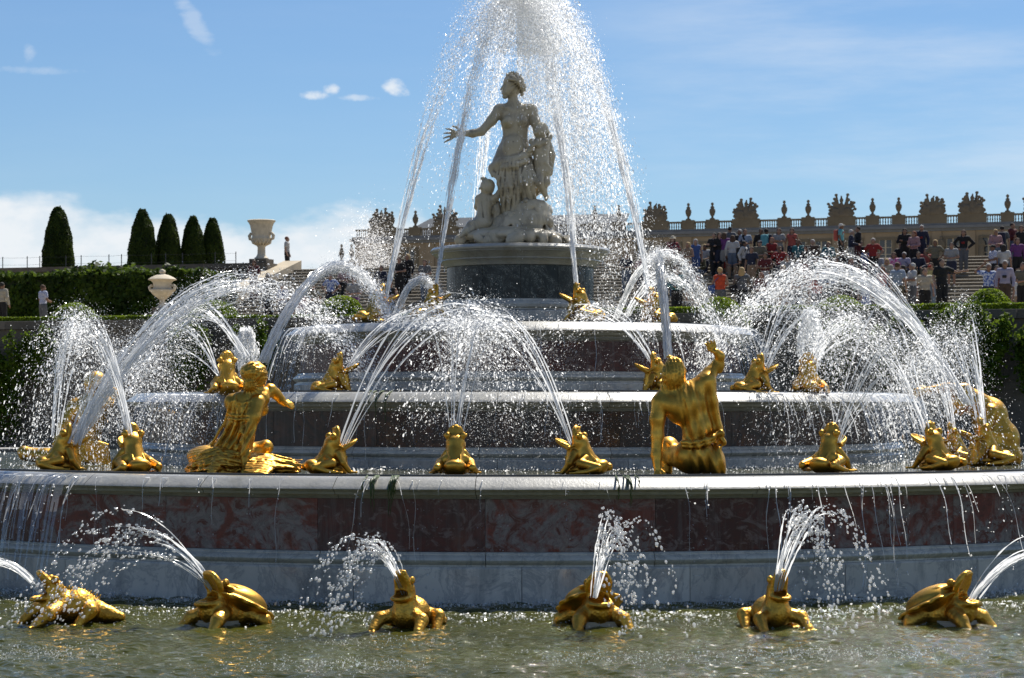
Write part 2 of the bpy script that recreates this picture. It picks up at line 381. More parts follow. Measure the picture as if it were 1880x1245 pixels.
def mat_leaf(name, a, b, trans=0.45, gloss=0.35):
    t = NT(name); oi = t.n('NewGeometry'); r = oi.outputs['Random Per Island']
    n = t.noise(t.co('Object'), 1.7, 4)
    c = t.mix(r, a, b); c = t.mix(t.ramp(n, (0.4, 0.0), (0.65, 1.0)), c, tuple(q*0.65 for q in a))
    d = t.n('BsdfPrincipled'); t.l(c, d.inputs['Base Color']); d.inputs['Roughness'].default_value = 0.5; d.inputs['Specular IOR Level'].default_value = gloss
    tr = t.n('BsdfTranslucent'); hs = t.n('HueSaturation'); hs.inputs['Value'].default_value = 1.5; hs.inputs['Hue'].default_value = 0.48; t.l(c, hs.inputs['Color']); t.l(hs.outputs[0], tr.inputs['Color'])
    mx = t.n('MixShader'); mx.inputs[0].default_value = trans; t.l(d.outputs[0], mx.inputs[1]); t.l(tr.outputs[0], mx.inputs[2]); t.l(mx.outputs[0], t.out.inputs[0])
mat_leaf('yew', (0.028, 0.050, 0.009), (0.065, 0.095, 0.014), 0.35, 0.1)
mat_leaf('box_leaf', (0.095, 0.165, 0.012), (0.19, 0.28, 0.022), 0.5, 0.12)
mat_leaf('beech', (0.030, 0.060, 0.008), (0.085, 0.14, 0.016), 0.45, 0.15)
mat_leaf('climber', (0.050, 0.105, 0.010), (0.13, 0.20, 0.018), 0.5, 0.15)
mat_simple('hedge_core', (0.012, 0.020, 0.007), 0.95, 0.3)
# --- water
def mat_drops(name, wt, wd, wg, wr, see, rough=0.15):
    """sunlit water: light passing through, a little scatter, gloss, clear refraction and see-through gaps"""
    t = NT(name)
    tr = t.n('BsdfTranslucent'); tr.inputs[0].default_value = (0.98, 0.99, 1.0, 1)
    df = t.n('BsdfDiffuse'); df.inputs[0].default_value = (0.92, 0.94, 0.96, 1)
    gl = t.n('BsdfGlossy'); gl.inputs['Roughness'].default_value = rough; gl.inputs[0].default_value = (1, 1, 1, 1)
    gs = t.n('BsdfRefraction'); gs.inputs['Roughness'].default_value = 0.0; gs.inputs['IOR'].default_value = 1.2
    tp = t.n('BsdfTransparent')
    cur = tr.outputs[0]; acc = wt
    for sh, w in ((df, wd), (gl, wg), (gs, wr), (tp, see)):
        if w <= 0: continue
        acc += w; m = t.n('MixShader'); m.inputs[0].default_value = w/acc; t.l(cur, m.inputs[1]); t.l(sh.outputs[0], m.inputs[2]); cur = m.outputs[0]
    t.l(cur, t.out.inputs[0])
mat_drops('spray_water', 0.66, 0.06, 0.16, 0.0, 0.12)
mat_drops('drop_water', 0.30, 0.03, 0.20, 0.22, 0.27, 0.10)
mat_drops('stream_water', 0.60, 0.06, 0.16, 0.0, 0.18, 0.2)
mat_drops('sheet_water', 0.10, 0.02, 0.10, 0.0, 0.80, 0.1)
def mat_pool(name, col, bs, bd, sc, rough=0.03):
    t = NT(name); v = t.co('Object', (1, 1.9, 1))
    h1 = t.noise(v, sc, 3, 0.5, 0.6); h2 = t.noise(v, sc*4.3, 3, 0.55, 0.4)
    b = t.bump(h1, bs, bd); b = t.bump(h2, bs*0.7, bd*0.35, b)
    c = t.mix(t.ramp(t.noise(t.co('Object'), 0.5, 4), (0.35, 0.0), (0.7, 1.0)), col, tuple(q*0.65 for q in col))
    t.pr(Base_Color=c, Roughness=rough, IOR=1.33, Normal=b, Specular_IOR_Level=0.5)
mat_pool('pool_water', (0.066, 0.068, 0.011), 0.8, 0.05, 5.5)
mat_pool('basin_water', (0.11, 0.105, 0.05), 1.0, 0.05, 6.0)
mat_simple('foam', (0.85, 0.88, 0.9), 0.6, 0.05, 20, 0.6)
mat_simple('algae', (0.035, 0.06, 0.010), 0.5, 0.4, 12)
# ------------------------------------------------------------------ the setting: pool, ground, terraces
POOL_R = 32.0
def ring_mesh(name, r0, r1, z, n=96):
    v = []; f = []
    for i in range(n):
        a = 2*math.pi*i/n; v += [(r0*math.cos(a), r0*math.sin(a), z), (r1*math.cos(a), r1*math.sin(a), z)]
    for i in range(n):
        j = (i+1) % n; f.append((2*i, 2*i+1, 2*j+1, 2*j))
    m = MB().add(v, f); return m.mesh(name)
g = link('ground', ring_mesh('ground', POOL_R+0.5, 3000, 0.55), MATS['gravel']); tag(g, 'pale gravel ground around the pool', 'ground', kind='structure')
def wave_grid():
    # finely rippled water near the camera, coarser further off
    xs = np.concatenate([np.linspace(-32, -9, 40, endpoint=False), np.linspace(-9, 9, 460), np.linspace(9, 32, 41)[1:]])
    ys = np.concatenate([np.linspace(-32, -18, 60, endpoint=False), np.linspace(-18, -9, 360, endpoint=False), np.linspace(-9, 32, 60)])
    X, Y = np.meshgrid(xs, ys, indexing='ij'); rng = np.random.RandomState(3); Z = np.zeros_like(X)
    for k in range(46):
        lam = rng.uniform(0.10, 0.42); th = rng.normal(-math.pi/2, 0.9); q = 2*math.pi/lam
        Z += 0.0080*lam*np.sin(q*(X*math.cos(th)+Y*math.sin(th))+rng.uniform(0, 6.28))
    for k in range(60):                                   # rings where drops fall
        cx, cy = rng.uniform(-6, 6), rng.uniform(-15.5, -10.8); d = np.hypot(X-cx, Y-cy)
        Z += 0.010*np.sin(d*2*math.pi/0.22+rng.uniform(0, 6))*np.exp(-d*2.2)
    rr = np.hypot(X, Y); Z += 0.016*np.exp(-((rr-10.5)/0.8)**2)*np.sin(X*11+np.sin(Y*9)*2)*np.sin(Y*13+X*3)
    s = np.where(rr > POOL_R+0.3, (POOL_R+0.3)/rr, 1); V = np.stack([X*s, Y*s, Z], -1).reshape(-1, 3)
    nx, ny = X.shape; I = np.arange(nx*ny).reshape(nx, ny)
    q = np.stack([I[:-1, :-1], I[1:, :-1], I[1:, 1:], I[:-1, 1:]], -1).reshape(-1, 4)
    return mesh_np('pool_water', V, q, True)
tag(link('pool_water', wave_grid(), MATS['pool_water']), 'olive green rippling water of the wide pool', 'water', kind='structure')
# coping stones of the pool: the far arc is what the photo shows
cop = tag(empty('pool_coping', (0, 0, 0)), 'pale stone coping round the edge of the pool', 'coping', kind='structure')
cm = MB().lathe([(POOL_R, -0.4), (POOL_R+0.02, 0.62), (POOL_R-0.06, 0.66), (POOL_R-0.06, 0.86), (POOL_R, 0.92), (POOL_R+0.75, 0.92), (POOL_R+0.8, 0.86), (POOL_R+0.8, 0.3)], 4, a0=R(-1.97), a1=R(1.97), closed=True).mesh('coping_stone')
for k in range(90):
    link('coping_stone', cm, MATS['coping_stone'], cop, rz=R(4*k))

# rotated frame of the palace axis: a runs right along the terraces, b runs away from us
PHI = R(18.0); UX, UY = math.cos(PHI), -math.sin(PHI); VX, VY = math.sin(PHI), math.cos(PHI); Y0 = 72.0
def bk(a, b, z): return Vector((CAMX+a*UX+b*VX, Y0-DIST+a*UY+b*VY, z))
def a_of(px, b):                      # distance along the terrace line b at which a sight line in direction px meets it
    s = (px-940.0)/F
    return (s*(Y0+b*VY)-b*VX)/(UX-s*UY)
def Y_of(px, b): return Y0+a_of(px, b)*UY+b*VY
BM = Matrix.Translation(bk(0, 0, 0)) @ Matrix.Rotation(-PHI, 4, 'Z')
Z_MID, Z_TOP, NSTEP = 4.95, 8.25, 20; B_ST0, B_ST1 = 16.5, 28.3
TREAD = (B_ST1-B_ST0)/NSTEP; RISE = (Z_TOP-Z_MID)/NSTEP
def slab(name, a0, a1, b0, b1, z0, z1, mat, parent=None):
    o = link(name, MB().box(a0, a1, b0, b1, z0, z1).mesh(name), MATS[mat], parent)
    if parent is None: o.matrix_world = BM
    return o
tag(slab('middle_terrace', -70, 70, 0.4, B_ST0+0.2, 0.2, Z_MID, 'gravel'), 'gravel terrace between the hedge and the steps', 'terrace', kind='structure')
tag(slab('upper_terrace', -260, 300, B_ST1+0.05, 420, 0.2, Z_TOP-0.004, 'gravel'), 'gravel terrace before the palace', 'terrace', kind='structure')
# retaining wall of big ashlar blocks, with a moulded cap
rw = tag(empty('retaining_wall', (0, 0, 0)), 'dark stone retaining wall overgrown with climbers behind the fountain', 'wall'); rw.matrix_world = BM
slab('core', -45, 45, 0.06, 0.4, 0.3, 4.6, 'wall_stone', rw)
bw = MB().box(-0.795, 0.795, -0.02, 0.10, 0.006, 0.594).mesh('block')
for r_ in range(7):
    for c_ in range(-14, 15):
        x = c_*1.6+(0.8 if r_ % 2 else 0)
        link('block', bw, MATS['wall_stone'], rw, (x, random.uniform(-0.012, 0.012), 0.45+r_*0.6))
cpm = MB().box(-1.195, 1.195, -0.14, 0.45, 0, 0.26).mesh('cap_stone')
for c_ in range(-10, 11): link('cap_stone', cpm, MATS['wall_stone'], rw, (c_*2.4, 0, 4.655))
# broad stairs
A_L = a_of(478, 24.0)                 # left end of the flight
st = tag(empty('staircase', (0, 0, 0)), 'broad flight of weathered stone steps below the palace terrace', 'stairs'); st.matrix_world = BM
_L = 70-A_L; _pr = [(0.0, -RISE+0.03), (0.0, -0.062), (-0.03, -0.058), (-0.04, -0.045), (-0.035, -0.028), (0.012, 0.0), (TREAD+0.30, 0.0), (TREAD+0.30, -RISE+0.03)]; _n = len(_pr)
sm = MB().add([(x, b, z) for x in (0, _L) for b, z in _pr], [(q, (q+1) % _n, _n+(q+1) % _n, _n+q) for q in range(_n)]+[tuple(reversed(range(_n))), tuple(range(_n, 2*_n))]).mesh('step')
for i in range(NSTEP):
    link('step', sm, MATS['step_stone'], st, (A_L, B_ST0+i*TREAD, Z_MID+(i+1)*RISE))
slab('stair_core', A_L, 70, B_ST0+0.35, B_ST1+0.05, 0.2, Z_MID+0.1, 'step_stone', st)
# sloping cheek wall at the left end
ck = MB(); a0, a1 = A_L-0.9, A_L-0.01
v = [(a, b, z) for a in (a0, a1) for b, z in ((B_ST0-1.2, 3.5), (B_ST0-1.2, Z_MID+0.42), (B_ST1+0.3, Z_TOP+0.45), (B_ST1+0.3, 3.5))]
ck.add(v, [(0, 1, 2, 3), (7, 6, 5, 4), (1, 5, 6, 2), (0, 4, 5, 1), (3, 2, 6, 7)])
link('cheek_wall', ck.mesh('cheek_wall'), MATS['limestone'], st)

# left bank: upper terrace edge wall behind the tall hedge
lw = tag(empty('terrace_wall', (0, 0, 0)), 'low stone edging wall on top of the left bank', 'wall'); lw.matrix_world = BM
B_LW = 27.0
lcap = MB().box(-1.49, 1.49, -0.2, 0.5, 0, 0.22).mesh('cap_stone')
slab('core', -60, A_L-0.95, B_LW, B_LW+1.4, 3.0, Z_TOP+0.05, 'wall_stone', lw)
for k in range(14): link('cap_stone', lcap, MATS['pedestal_dark'], lw, (A_L-2.6-3.0*k, B_LW, Z_TOP+0.055))

# ------------------------------------------------------------------ the fountain tiers
ft = tag(empty('marble_fountain', (0, 0, 0)), 'tiered round marble fountain with wet white rims and red marble panels', 'fountain')
def seg(name, prof, R0, da, gap, n):
    g = gap/R0/2
    return MB().lathe([(R0+r, z) for r, z in prof], n, a0=-R(da)/2+g, a1=R(da)/2-g, closed=True).mesh(name, auto=35)
def tier(R0, z0, z1, zp0, zp1, zt, panel_mat, rim_da, pan_da, ph, rim_h, over, water, panmats=None):
    """R0 rim radius; z0 foot; z1 rim top; zp0..zp1 panel; zt top of the plinth; over = overhang of the rim"""
    core = MB().lathe([(R0-over-0.06, z0-0.4), (R0-over-0.06, z1-0.06), (R0-0.75 if R0 > 2 else 0.02, z1-0.06)], 128).mesh('core')
    t = link('tier', core, MATS['plinth_marble'], ft)
    h = rim_h; zb = z1-h
    rim = [(-over-0.25, zb+0.001), (-over-0.25, z1-0.055), (-0.42, z1-0.055), (-0.40, z1), (-0.21, z1-0.003), (-0.17, z1-0.014), (-0.13, z1-0.036), (-0.04, z1-0.092), (-0.012, z1-0.114), (0, z1-0.128), (-0.008, z1-0.136), (-0.05, z1-0.14), (-0.055, z1-0.15), (-0.075, z1-0.16),
           (-0.09, z1-0.19), (-over+0.07, zb+0.07), (-over+0.045, zb+0.05), (-over+0.05, zb+0.03), (-over+0.02, zb+0.001)]
    ma = seg('rim_block', rim, R0, rim_da, 0.008, 6)
    def arc(name, me, mat, da, off=0.0, mats=None, span=112):
        k0 = int(span/da)
        for k in range(-k0, k0+1):
            link(name, me, MATS[mats[k % len(mats)]] if mats else MATS[mat], t, rz=R(-90+off+k*da))
    arc('rim_block', ma, 'rim_marble', rim_da, ph)
    pan = [(-over-0.10, zp0+0.003), (-over-0.10, zp1-0.003), (-over, zp1-0.003), (-over, zp0+0.003)]
    arc('panel', seg('panel', pan, R0, pan_da, 0.005, 6), panel_mat, pan_da, ph*0.7+2, panmats)
    tor = [(-over-0.05, zt), (-over-0.05, zp0-0.001), (-over+0.03, zp0-0.001), (-over+0.05, zp0-0.02)] + [(-over+0.05+0.055*math.sin(math.pi*q/6), zp0-0.03-(zp0-0.05-zt)*q/6) for q in range(7)] + [(-over+0.055, zt+0.001)]
    arc('base_moulding', seg('base_moulding', tor, R0, rim_da*1.2, 0.008, 6), 'marble', rim_da*1.2, 3)
    pl = [(-over-0.05, z0-0.4), (-over-0.05, zt-0.001), (-over+0.075, zt-0.001), (-over+0.09, zt-0.02), (-over+0.09, z0-0.4)]
    arc('plinth_block', seg('plinth_block', pl, R0, rim_da*1.2, 0.007, 6), 'plinth_marble', rim_da*1.2, 5.3)
    lip = MB().lathe([(R0-0.42, z1-0.06), (R0-0.42, z1+0.022), (R0-0.385, z1+0.022), (R0-0.385, z1-0.06)], 128).mesh('lead_lip', auto=40)
    link('lead_lip', lip, MATS['lead_lip'], t)
    if water:
        o = link('basin_water', ring_mesh('basin_water', water, R0-0.41, z1-0.03, 128), MATS['basin_water']); tag(o, None, None)
        return t, o
    return t, None
T1, w1 = tier(10.0, 0.0, 1.38, 0.56, 1.14, 0.40, 'red_marble', 9.0, 11.0, 1.5, 0.24, 0.26, 5.6, ['red_marble', 'wine_marble', 'red_marble', 'red_marble', 'wine_marble'])
tag(w1, 'shallow splashing water in the lowest basin of the fountain', 'water', kind='structure')
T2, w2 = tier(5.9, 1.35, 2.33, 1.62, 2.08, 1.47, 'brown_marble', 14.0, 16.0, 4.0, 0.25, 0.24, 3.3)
tag(w2, 'shallow water in the middle basin of the fountain', 'water', kind='structure')
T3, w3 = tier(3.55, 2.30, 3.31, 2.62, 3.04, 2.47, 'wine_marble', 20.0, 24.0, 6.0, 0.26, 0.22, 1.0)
tag(w3, 'shallow water in the upper basin of the fountain', 'water', kind='structure')
# drum pedestal
dr = link('drum_pedestal', MB().lathe([(0.02, 4.515), (1.0, 4.515), (1.0, 4.3), (1.05, 4.2), (1.05, 3.1)], 64).mesh('drum_core'), MATS['plinth_marble'], ft)
def dlathe(name, prof, mat, n=72, auto=30):
    link(name, MB().lathe(prof, n).mesh(name, auto=auto), MATS[mat], dr)
dlathe('cornice', [(0.3, 4.53), (1.25, 4.53), (1.33, 4.515), (1.365, 4.48), (1.36, 4.455), (1.33, 4.435), (1.335, 4.425), (1.29, 4.40), (1.245, 4.355), (1.22, 4.33), (1.225, 4.315), (1.20, 4.30), (1.165, 4.262), (1.15, 4.225), (1.10, 4.222)], 'rim_marble')
for k in range(12):
    link('panel', MB().lathe([(1.06, 3.722), (1.06, 4.221), (1.115, 4.221), (1.115, 3.722)], 8, a0=R(30*k+0.15), a1=R(30*k+29.85), closed=True).mesh('panel', auto=30), MATS['green_marble'], dr)
dlathe('base_moulding', [(1.06, 3.721), (1.135, 3.72), (1.14, 3.69), (1.175, 3.675), (1.20, 3.64), (1.195, 3.60), (1.165, 3.575), (1.17, 3.56), (1.06, 3.555)], 'marble')
dlathe('plinth', [(1.0, 3.553), (1.185, 3.553), (1.195, 3.54), (1.195, 3.05)], 'plinth_marble')
# ------------------------------------------------------------------ palace
PB = 151.0
pal = tag(empty('palace', (0, 0, 0)), 'long ochre stone palace with balustrade, trophies and urns along its flat roof', 'palace'); pal.matrix_world = BM
A0 = a_of(654, PB); A1 = a_of(2050, PB)
ZC, ZB0, ZB1 = 18.75, 19.17, 19.95
link('wall', MB().box(A0, A1, PB, PB+18, 8.0, ZC-0.3).mesh('wall'), MATS['palace_stone'], pal)
cor = MB()
cor.box(A0-0.25, A1, PB-0.25, PB+18, ZC-0.3, ZC-0.05).box(A0-0.55, A1, PB-0.55, PB+18, ZC-0.05, ZC+0.22).box(A0-0.35, A1, PB-0.35, PB+18, ZC+0.22, ZB0)
link('cornice', cor.mesh('cornice'), MATS['roof_lead'], pal)
band = MB().box(A0-0.06, A1, PB-0.08, PB-0.001, 14.6, 15.0).box(A0-0.04, A1, PB-0.05, PB-0.001, 13.2, 13.5)
link('string_course', band.mesh('string_course'), MATS['palace_trim'], pal)
TRO = [700, 817, 1203, 1370, 1545, 1712, 1785, 1905]; URN = [720, 763, 1092, 1136, 1264, 1308, 1440, 1484, 1602, 1650, 1850]
# roof piers, balusters and rail, bay by bay
piers = sorted([(a_of(p, PB), 1.35 if p in TRO else 0.62, p in TRO) for p in TRO+URN])
rail = MB(); rail.box(A0, A1, PB-0.22, PB+0.12, ZB1-0.16, ZB1)
link('balustrade_rail', rail.mesh('balustrade_rail'), MATS['palace_trim'], pal)
for (a, w, tr) in piers:
    link('roof_pier', MB().box(-w, w, -0.32, 0.25, 0, ZB1-ZB0+0.12).mesh('roof_pier'), MATS['palace_trim'], pal, (a, PB, ZB0))
bprof = [(0.06, 0), (0.06, 0.06), (0.035, 0.1), (0.072, 0.24), (0.04, 0.46), (0.06, 0.56), (0.06, 0.63)]
edges = [A0]+[x for (a, w, tr) in piers for x in (a-w, a+w)]+[A1]
for i in range(0, len(edges)-1, 2):
    s, e = edges[i], edges[i+1]
    if e-s < 0.4: continue
    n = max(1, int((e-s)/0.22)); m = MB()
    for k in range(n): m.lathe(bprof, 6, (s+(k+0.5)*(e-s)/n, PB-0.05, ZB0))
    tag(link('baluster_row', m.mesh('baluster_row'), MATS['palace_trim'], pal), kind='stuff')
# urn finials
um = MB().lathe([(0.02, 0), (0.30, 0), (0.30, 0.12), (0.14, 0.2), (0.12, 0.34), (0.24, 0.5), (0.33, 0.78), (0.34, 1.0), (0.25, 1.18), (0.16, 1.24), (0.24, 1.32), (0.16, 1.42), (0.08, 1.5), (0.15, 1.6), (0.17, 1.7), (0.12, 1.8), (0.02, 1.86)], 14).mesh('roof_urn', smooth=True)
for p in URN: link('roof_urn', um, MATS['trophy_stone'], pal, (a_of(p, PB), PB-0.03, ZB1+0.12), scale=(0.9, 0.9, 0.92))
# trophies: bust, flags and spears fanned over shields
def trophy(seed, h):
    rng = random.Random(seed); V = Vox((-1.7, -0.6, -0.1), (1.7, 0.6, 3.0), 0.07)
    V.box((0, 0, 0.15), (1.2, 0.35, 0.2), k=0.1); V.cap((0, 0, 0.3), (0, 0, 1.5), 0.42, 0.24, 0.15); V.ell((0, 0, 1.95*h), (0.22, 0.22, 0.27), k=0.12); V.cap((0, 0, 1.4), (0, 0, 1.8*h), 0.2, 0.12, 0.1)
    V.cap((0, 0, 2.1*h), (rng.uniform(-.2, .2), 0, 2.45*h), 0.12, 0.08, 0.08)
    for s in (-1, 1):
        V.ell((s*0.6, -0.2, 0.65), (0.42, 0.2, 0.5), (0, s*15, 0), k=0.1); V.ell((s*1.05, -0.1, 0.45), (0.4, 0.2, 0.32), (0, s*20, 0), k=0.1)
        for q in range(7):
            an = R(12+q*12+rng.uniform(-3, 3)); L = (2.15-q*0.13+rng.uniform(-0.35, 0.2))*h
            b = (s*0.2, rng.uniform(-.15, .2), 0.4); e = (s*(0.15+math.sin(an)*L*0.78), rng.uniform(-.2, .2), 0.35+math.cos(an)*L)
            V.cap(b, e, 0.19, 0.10, 0.10); V.ell(e, (0.19, 0.14, 0.2), (0, rng.uniform(-40, 40), 0), k=0.06)
            if q in (1, 3): V.ell(((b[0]+e[0])/2+s*0.1, 0, (b[2]+e[2])/2+0.12), (0.34, 0.12, 0.24), (0, s*-35, 0), k=0.1)
    return V.mesh('roof_trophy')
tms = [trophy(5, 1.0), trophy(11, 1.08), trophy(23, 0.95)]
for i, p in enumerate(TRO): link('roof_trophy', tms[i % 3], MATS['trophy_stone'], pal, (a_of(p, PB), PB-0.03, ZB1+0.08), scale=(0.90, 0.9, 0.76))
# attic windows, each with a surround, two casements and panes
wsur = MB().box(-0.95, -0.62, -0.12, -0.002, -0.1, 1.95).box(0.62, 0.95, -0.12, -0.002, -0.1, 1.95).box(-0.95, 0.95, -0.12, -0.002, 1.951, 2.2).box(-1.02, 1.02, -0.2, -0.002, -0.3, -0.101).mesh('window')
wfr = MB().box(-0.07, 0.07, -0.05, -0.004, -0.1, 1.95).box(-0.62, -0.55, -0.05, -0.004, -0.1, 1.95).box(0.55, 0.62, -0.05, -0.004, -0.1, 1.95)
for z in (0.55, 1.2): wfr.box(-0.549, -0.071, -0.045, -0.005, z, z+0.06).box(0.071, 0.549, -0.045, -0.005, z, z+0.06)
wfr = wfr.mesh('casement'); wgl = MB().box(-0.61, 0.61, -0.03, -0.006, -0.09, 1.94).mesh('pane')
wins = [700, 752, 1180, 1235, 1290, 1348, 1408, 1468, 1508, 1567, 1626, 1688, 1750, 1815, 1876, 1940]
for p in wins:
    a = a_of(p, PB)
    w = link('window', wsur, MATS['palace_trim'], pal, (a, PB, 15.75)); link('casement', wfr, MATS['window_wood'], w); link('pane', wgl, MATS['window_glass'], w)
    w = link('window', wsur, MATS['palace_trim'], pal, (a, PB, 10.3), scale=(1.1, 1, 1.3)); link('casement', wfr, MATS['window_wood'], w); link('pane', wgl, MATS['window_glass'], w)
# pilaster strips between the bays, and statues in the niches
pm = MB().box(-0.45, 0.45, -0.14, -0.002, 8.3, ZC-0.31).mesh('pilaster')
for p in (660, 676, 727, 790, 1208, 1262, 1319, 1378, 1438, 1537, 1597, 1657, 1720, 1782, 1846): link('pilaster', pm, MATS['palace_stone'], pal, (a_of(p, PB), PB, 0))
V = Vox((-0.5, -0.4, -0.1), (0.5, 0.4, 2.2), 0.06); V.cap((0, 0, 0), (0, 0, 1.2), 0.32, 0.22, 0.1); V.cap((0, 0, 1.2), (0, 0, 1.55), 0.24, 0.2, 0.1); V.ell((0, 0, 1.9), (0.13, 0.13, 0.17), k=0.06); V.cap((0.2, -.05, 1.5), (0.34, -.1, 1.0), 0.08, 0.07, 0.05); V.cap((-0.2, -.05, 1.5), (-0.2, -.2, 1.1), 0.08, 0.07, 0.05)
nm = V.mesh('niche_statue')
for p in (1703, 1728, 1802): link('niche_statue', nm, MATS['palace_trim'], pal, (a_of(p, PB-0.6), PB-0.6, 15.9))
# low far wing seen past the left corner
wg = tag(empty('palace_wing', (0, 0, 0)), 'far low wing of the palace with two urns at its left end', 'building'); wg.matrix_world = BM
wa = a_of(617, PB+75)
link('wall', MB().box(wa, wa+40, PB+75, PB+85, 8, 21.2).mesh('wall'), MATS['palace_stone'], wg)
link('cornice', MB().box(wa-0.3, wa+40, PB+74.6, PB+85, 21.2, 21.7).mesh('cornice'), MATS['palace_trim'], wg)
for q in (0.7, 2.2): link('roof_urn', um, MATS['trophy_stone'], wg, (wa+q, PB+75.3, 21.7), scale=(1.1, 1.1, 1.3))
link('roof', MB().add([(wa+2.5, PB+75, 21.7), (wa+40, PB+75, 21.7), (wa+40, PB+83, 28), (wa+11, PB+83, 28), (wa+2.5, PB+85, 21.7)], [(0, 1, 2, 3), (0, 3, 4)]).mesh('roof'), MATS['roof_lead'], wg)
# ------------------------------------------------------------------ white marble group on the drum
def fingers(V, wrist, tip, side, r, n=4, spread=0.6, k=0.006, curl=None, thumb=1):
    """palm and five separate fingers; side = direction across the palm"""
    w = Vector(wrist); t = Vector(tip); d = (t-w); L = d.length; d.normalize(); s = Vector(side).normalized(); up = d.cross(s)
    c = Vector(curl) if curl else up
    pe = w+d*L*0.5
    for q in (-0.35, 0, 0.35): V.cap(w, pe+s*q*L*0.42, r*1.1, r*1.15, k)
    lens = (0.80, 0.97, 1.0, 0.86)
    for i in range(4):
        o = (i-1.5)/1.5; b = pe+s*o*L*0.22; m = b+(d+s*o*spread*0.35)*L*0.27*lens[i]; e = m+(d*0.8+s*o*spread*0.3+c*0.45)*L*0.26*lens[i]
        V.cap(b, m, r*0.85, r*0.75, k); V.cap(m, e, r*0.75, r*0.55, k)
    b = w+d*L*0.18+s*thumb*L*0.2; m = b+(d*0.75+s*thumb*0.75)*L*0.24; e = m+(d*0.95+s*thumb*0.2)*L*0.20
    V.cap(b, m, r, r*0.85, k); V.cap(m, e, r*0.85, r*0.6, k)
YC = DIST
def L_(px, py, d=0.0): return np.array(W(px, py, YC)) + np.array((0, d, 0))
grp = tag(empty('marble_statue_group', (0, 0, 4.53)), 'weathered white marble woman with outstretched arm and two children on a rock', 'statue')
OFF = (0, 0, 4.53); u = 1/121.0
def woman():
    V = Vox(L_(800, 425, -0.75), L_(1050, 122, 0.75), 0.0135); P = L_
    # head turned to the left
    V.ell(P(939, 158, -0.02), (15.5*u, 17*u, 21*u), k=0.02); V.ell(P(930, 168, -0.05), (9*u, 10*u, 11*u), k=0.03)
    V.cap(P(925.5, 158, -0.08), P(920.5, 166, -0.10), 0.022, 0.022, 0.018); V.ell(P(925, 173, -0.09), (4.5*u, 4*u, 2.4*u), k=0.012); V.ell(P(927, 179, -0.07), (5*u, 5*u, 4*u), k=0.02)
    V.ell(P(925, 158, -0.135), (3*u, 2*u, 1.6*u), k=0.008, op='s'); V.cap(P(925, 153.5, -0.1), P(933, 153.5, -0.14), 0.012, 0.012, 0.014)
    V.ell(P(943, 151, 0.02), (19*u, 21*u, 16*u), k=0.02)                 # hair
    for q in range(11):
        a = q/10; V.ridge([P(926+q*1.6, 152-q*1.0), P(938+q*2.0, 142+q*2.2), P(960, 150+q*2.2)], .022, .008, .1)
    V.ell(P(957, 160, 0.05), (9*u, 11*u, 11*u), k=0.015); V.ell(P(958, 171, 0.03), (4*u, 5*u, 6*u), k=0.015)
    for q in range(7): V.cap(P(931+q*4, 143-1.5*math.sin(q/6*3.14)*3, -0.07+0.02*q), P(930.5+q*4.2, 136.5-5*math.sin(q/6*3.14), -0.07+0.02*q), 0.022, 0.014, 0.01)   # diadem
    V.cap(P(941, 176), P(944, 198, 0.0), 0.072, 0.088, 0.04)             # neck
    # torso
    V.cap(P(919, 203), P(973, 203), 0.105, 0.105, 0.08); V.ell(P(946, 222), (27*u, 0.165, 27*u), k=0.08); V.ell(P(946, 252), (23*u, 0.14, 26*u), k=0.09)
    V.ell(P(943, 283), (32*u, 0.185, 30*u), k=0.10); V.ell(P(939, 300), (35*u, 0.20, 24*u), k=0.08)
    V.ell(P(932, 226, -0.135), (9.5*u, 0.075, 9.5*u), k=0.035); V.ell(P(959, 224, -0.135), (9.5*u, 0.075, 9.5*u), k=0.035)
    V.cap(P(932, 226.5, -0.205), P(932, 226.5, -0.215), 0.014, 0.012, 0.02); V.cap(P(959, 224.5, -0.205), P(959, 224.5, -0.215), 0.014, 0.012, 0.02)
    V.ell(P(942, 270, -0.165), (19*u, 0.06, 17*u), k=0.07); V.ell(P(942, 263, -0.235), (1.6*u, 0.03, 2.2*u), k=0.012, op='s')
    V.cap(P(922, 197, -0.1), P(941, 204, -0.125), 0.022, 0.02, 0.03); V.cap(P(970, 197, -0.1), P(949, 204, -0.125), 0.022, 0.02, 0.03)
    # her right arm, stretched to the left
    V.chain([P(916, 203, 0.0), P(903, 222, -0.05), P(884, 243, -0.1)], [0.088, 0.074, 0.062], 0.04); V.chain([P(884, 243, -0.1), P(868, 247, -0.13), P(848, 247.5, -0.18)], [0.064, 0.060, 0.038], 0.03)
    fingers(V, P(849, 247.5, -0.18), P(814, 252, -0.24), (0.15, -0.35, 0.9), 0.022, spread=1.0, curl=(0, -0.3, -0.3), thumb=1)
    # her left arm bent down round the child
    V.chain([P(976, 204, 0.02), P(982, 222, 0.0), P(987, 240, -0.02)], [0.088, 0.074, 0.064], 0.04); V.chain([P(987, 240, -0.02), P(992, 252, -0.12), P(989, 262, -0.22)], [0.064, 0.055, 0.042], 0.03)
    fingers(V, P(989, 261, -0.22), P(976, 274, -0.26), (0.8, 0, 0.5), 0.02, curl=(0, 0.4, -0.2))
    # legs under the cloth
    V.chain([P(925, 303, -0.04), P(929, 345, -0.10), P(932, 395, 0.0)], [0.155, 0.115, 0.09], 0.06); V.chain([P(962, 303, -0.02), P(967, 335, -0.17), P(971, 371, -0.04)], [0.165, 0.128, 0.09], 0.05)
    V.ell(P(966, 372, -0.18), (0.055, 0.12, 0.04), k=0.03); V.ell(P(925, 402, -0.12), (0.055, 0.12, 0.04), k=0.03)
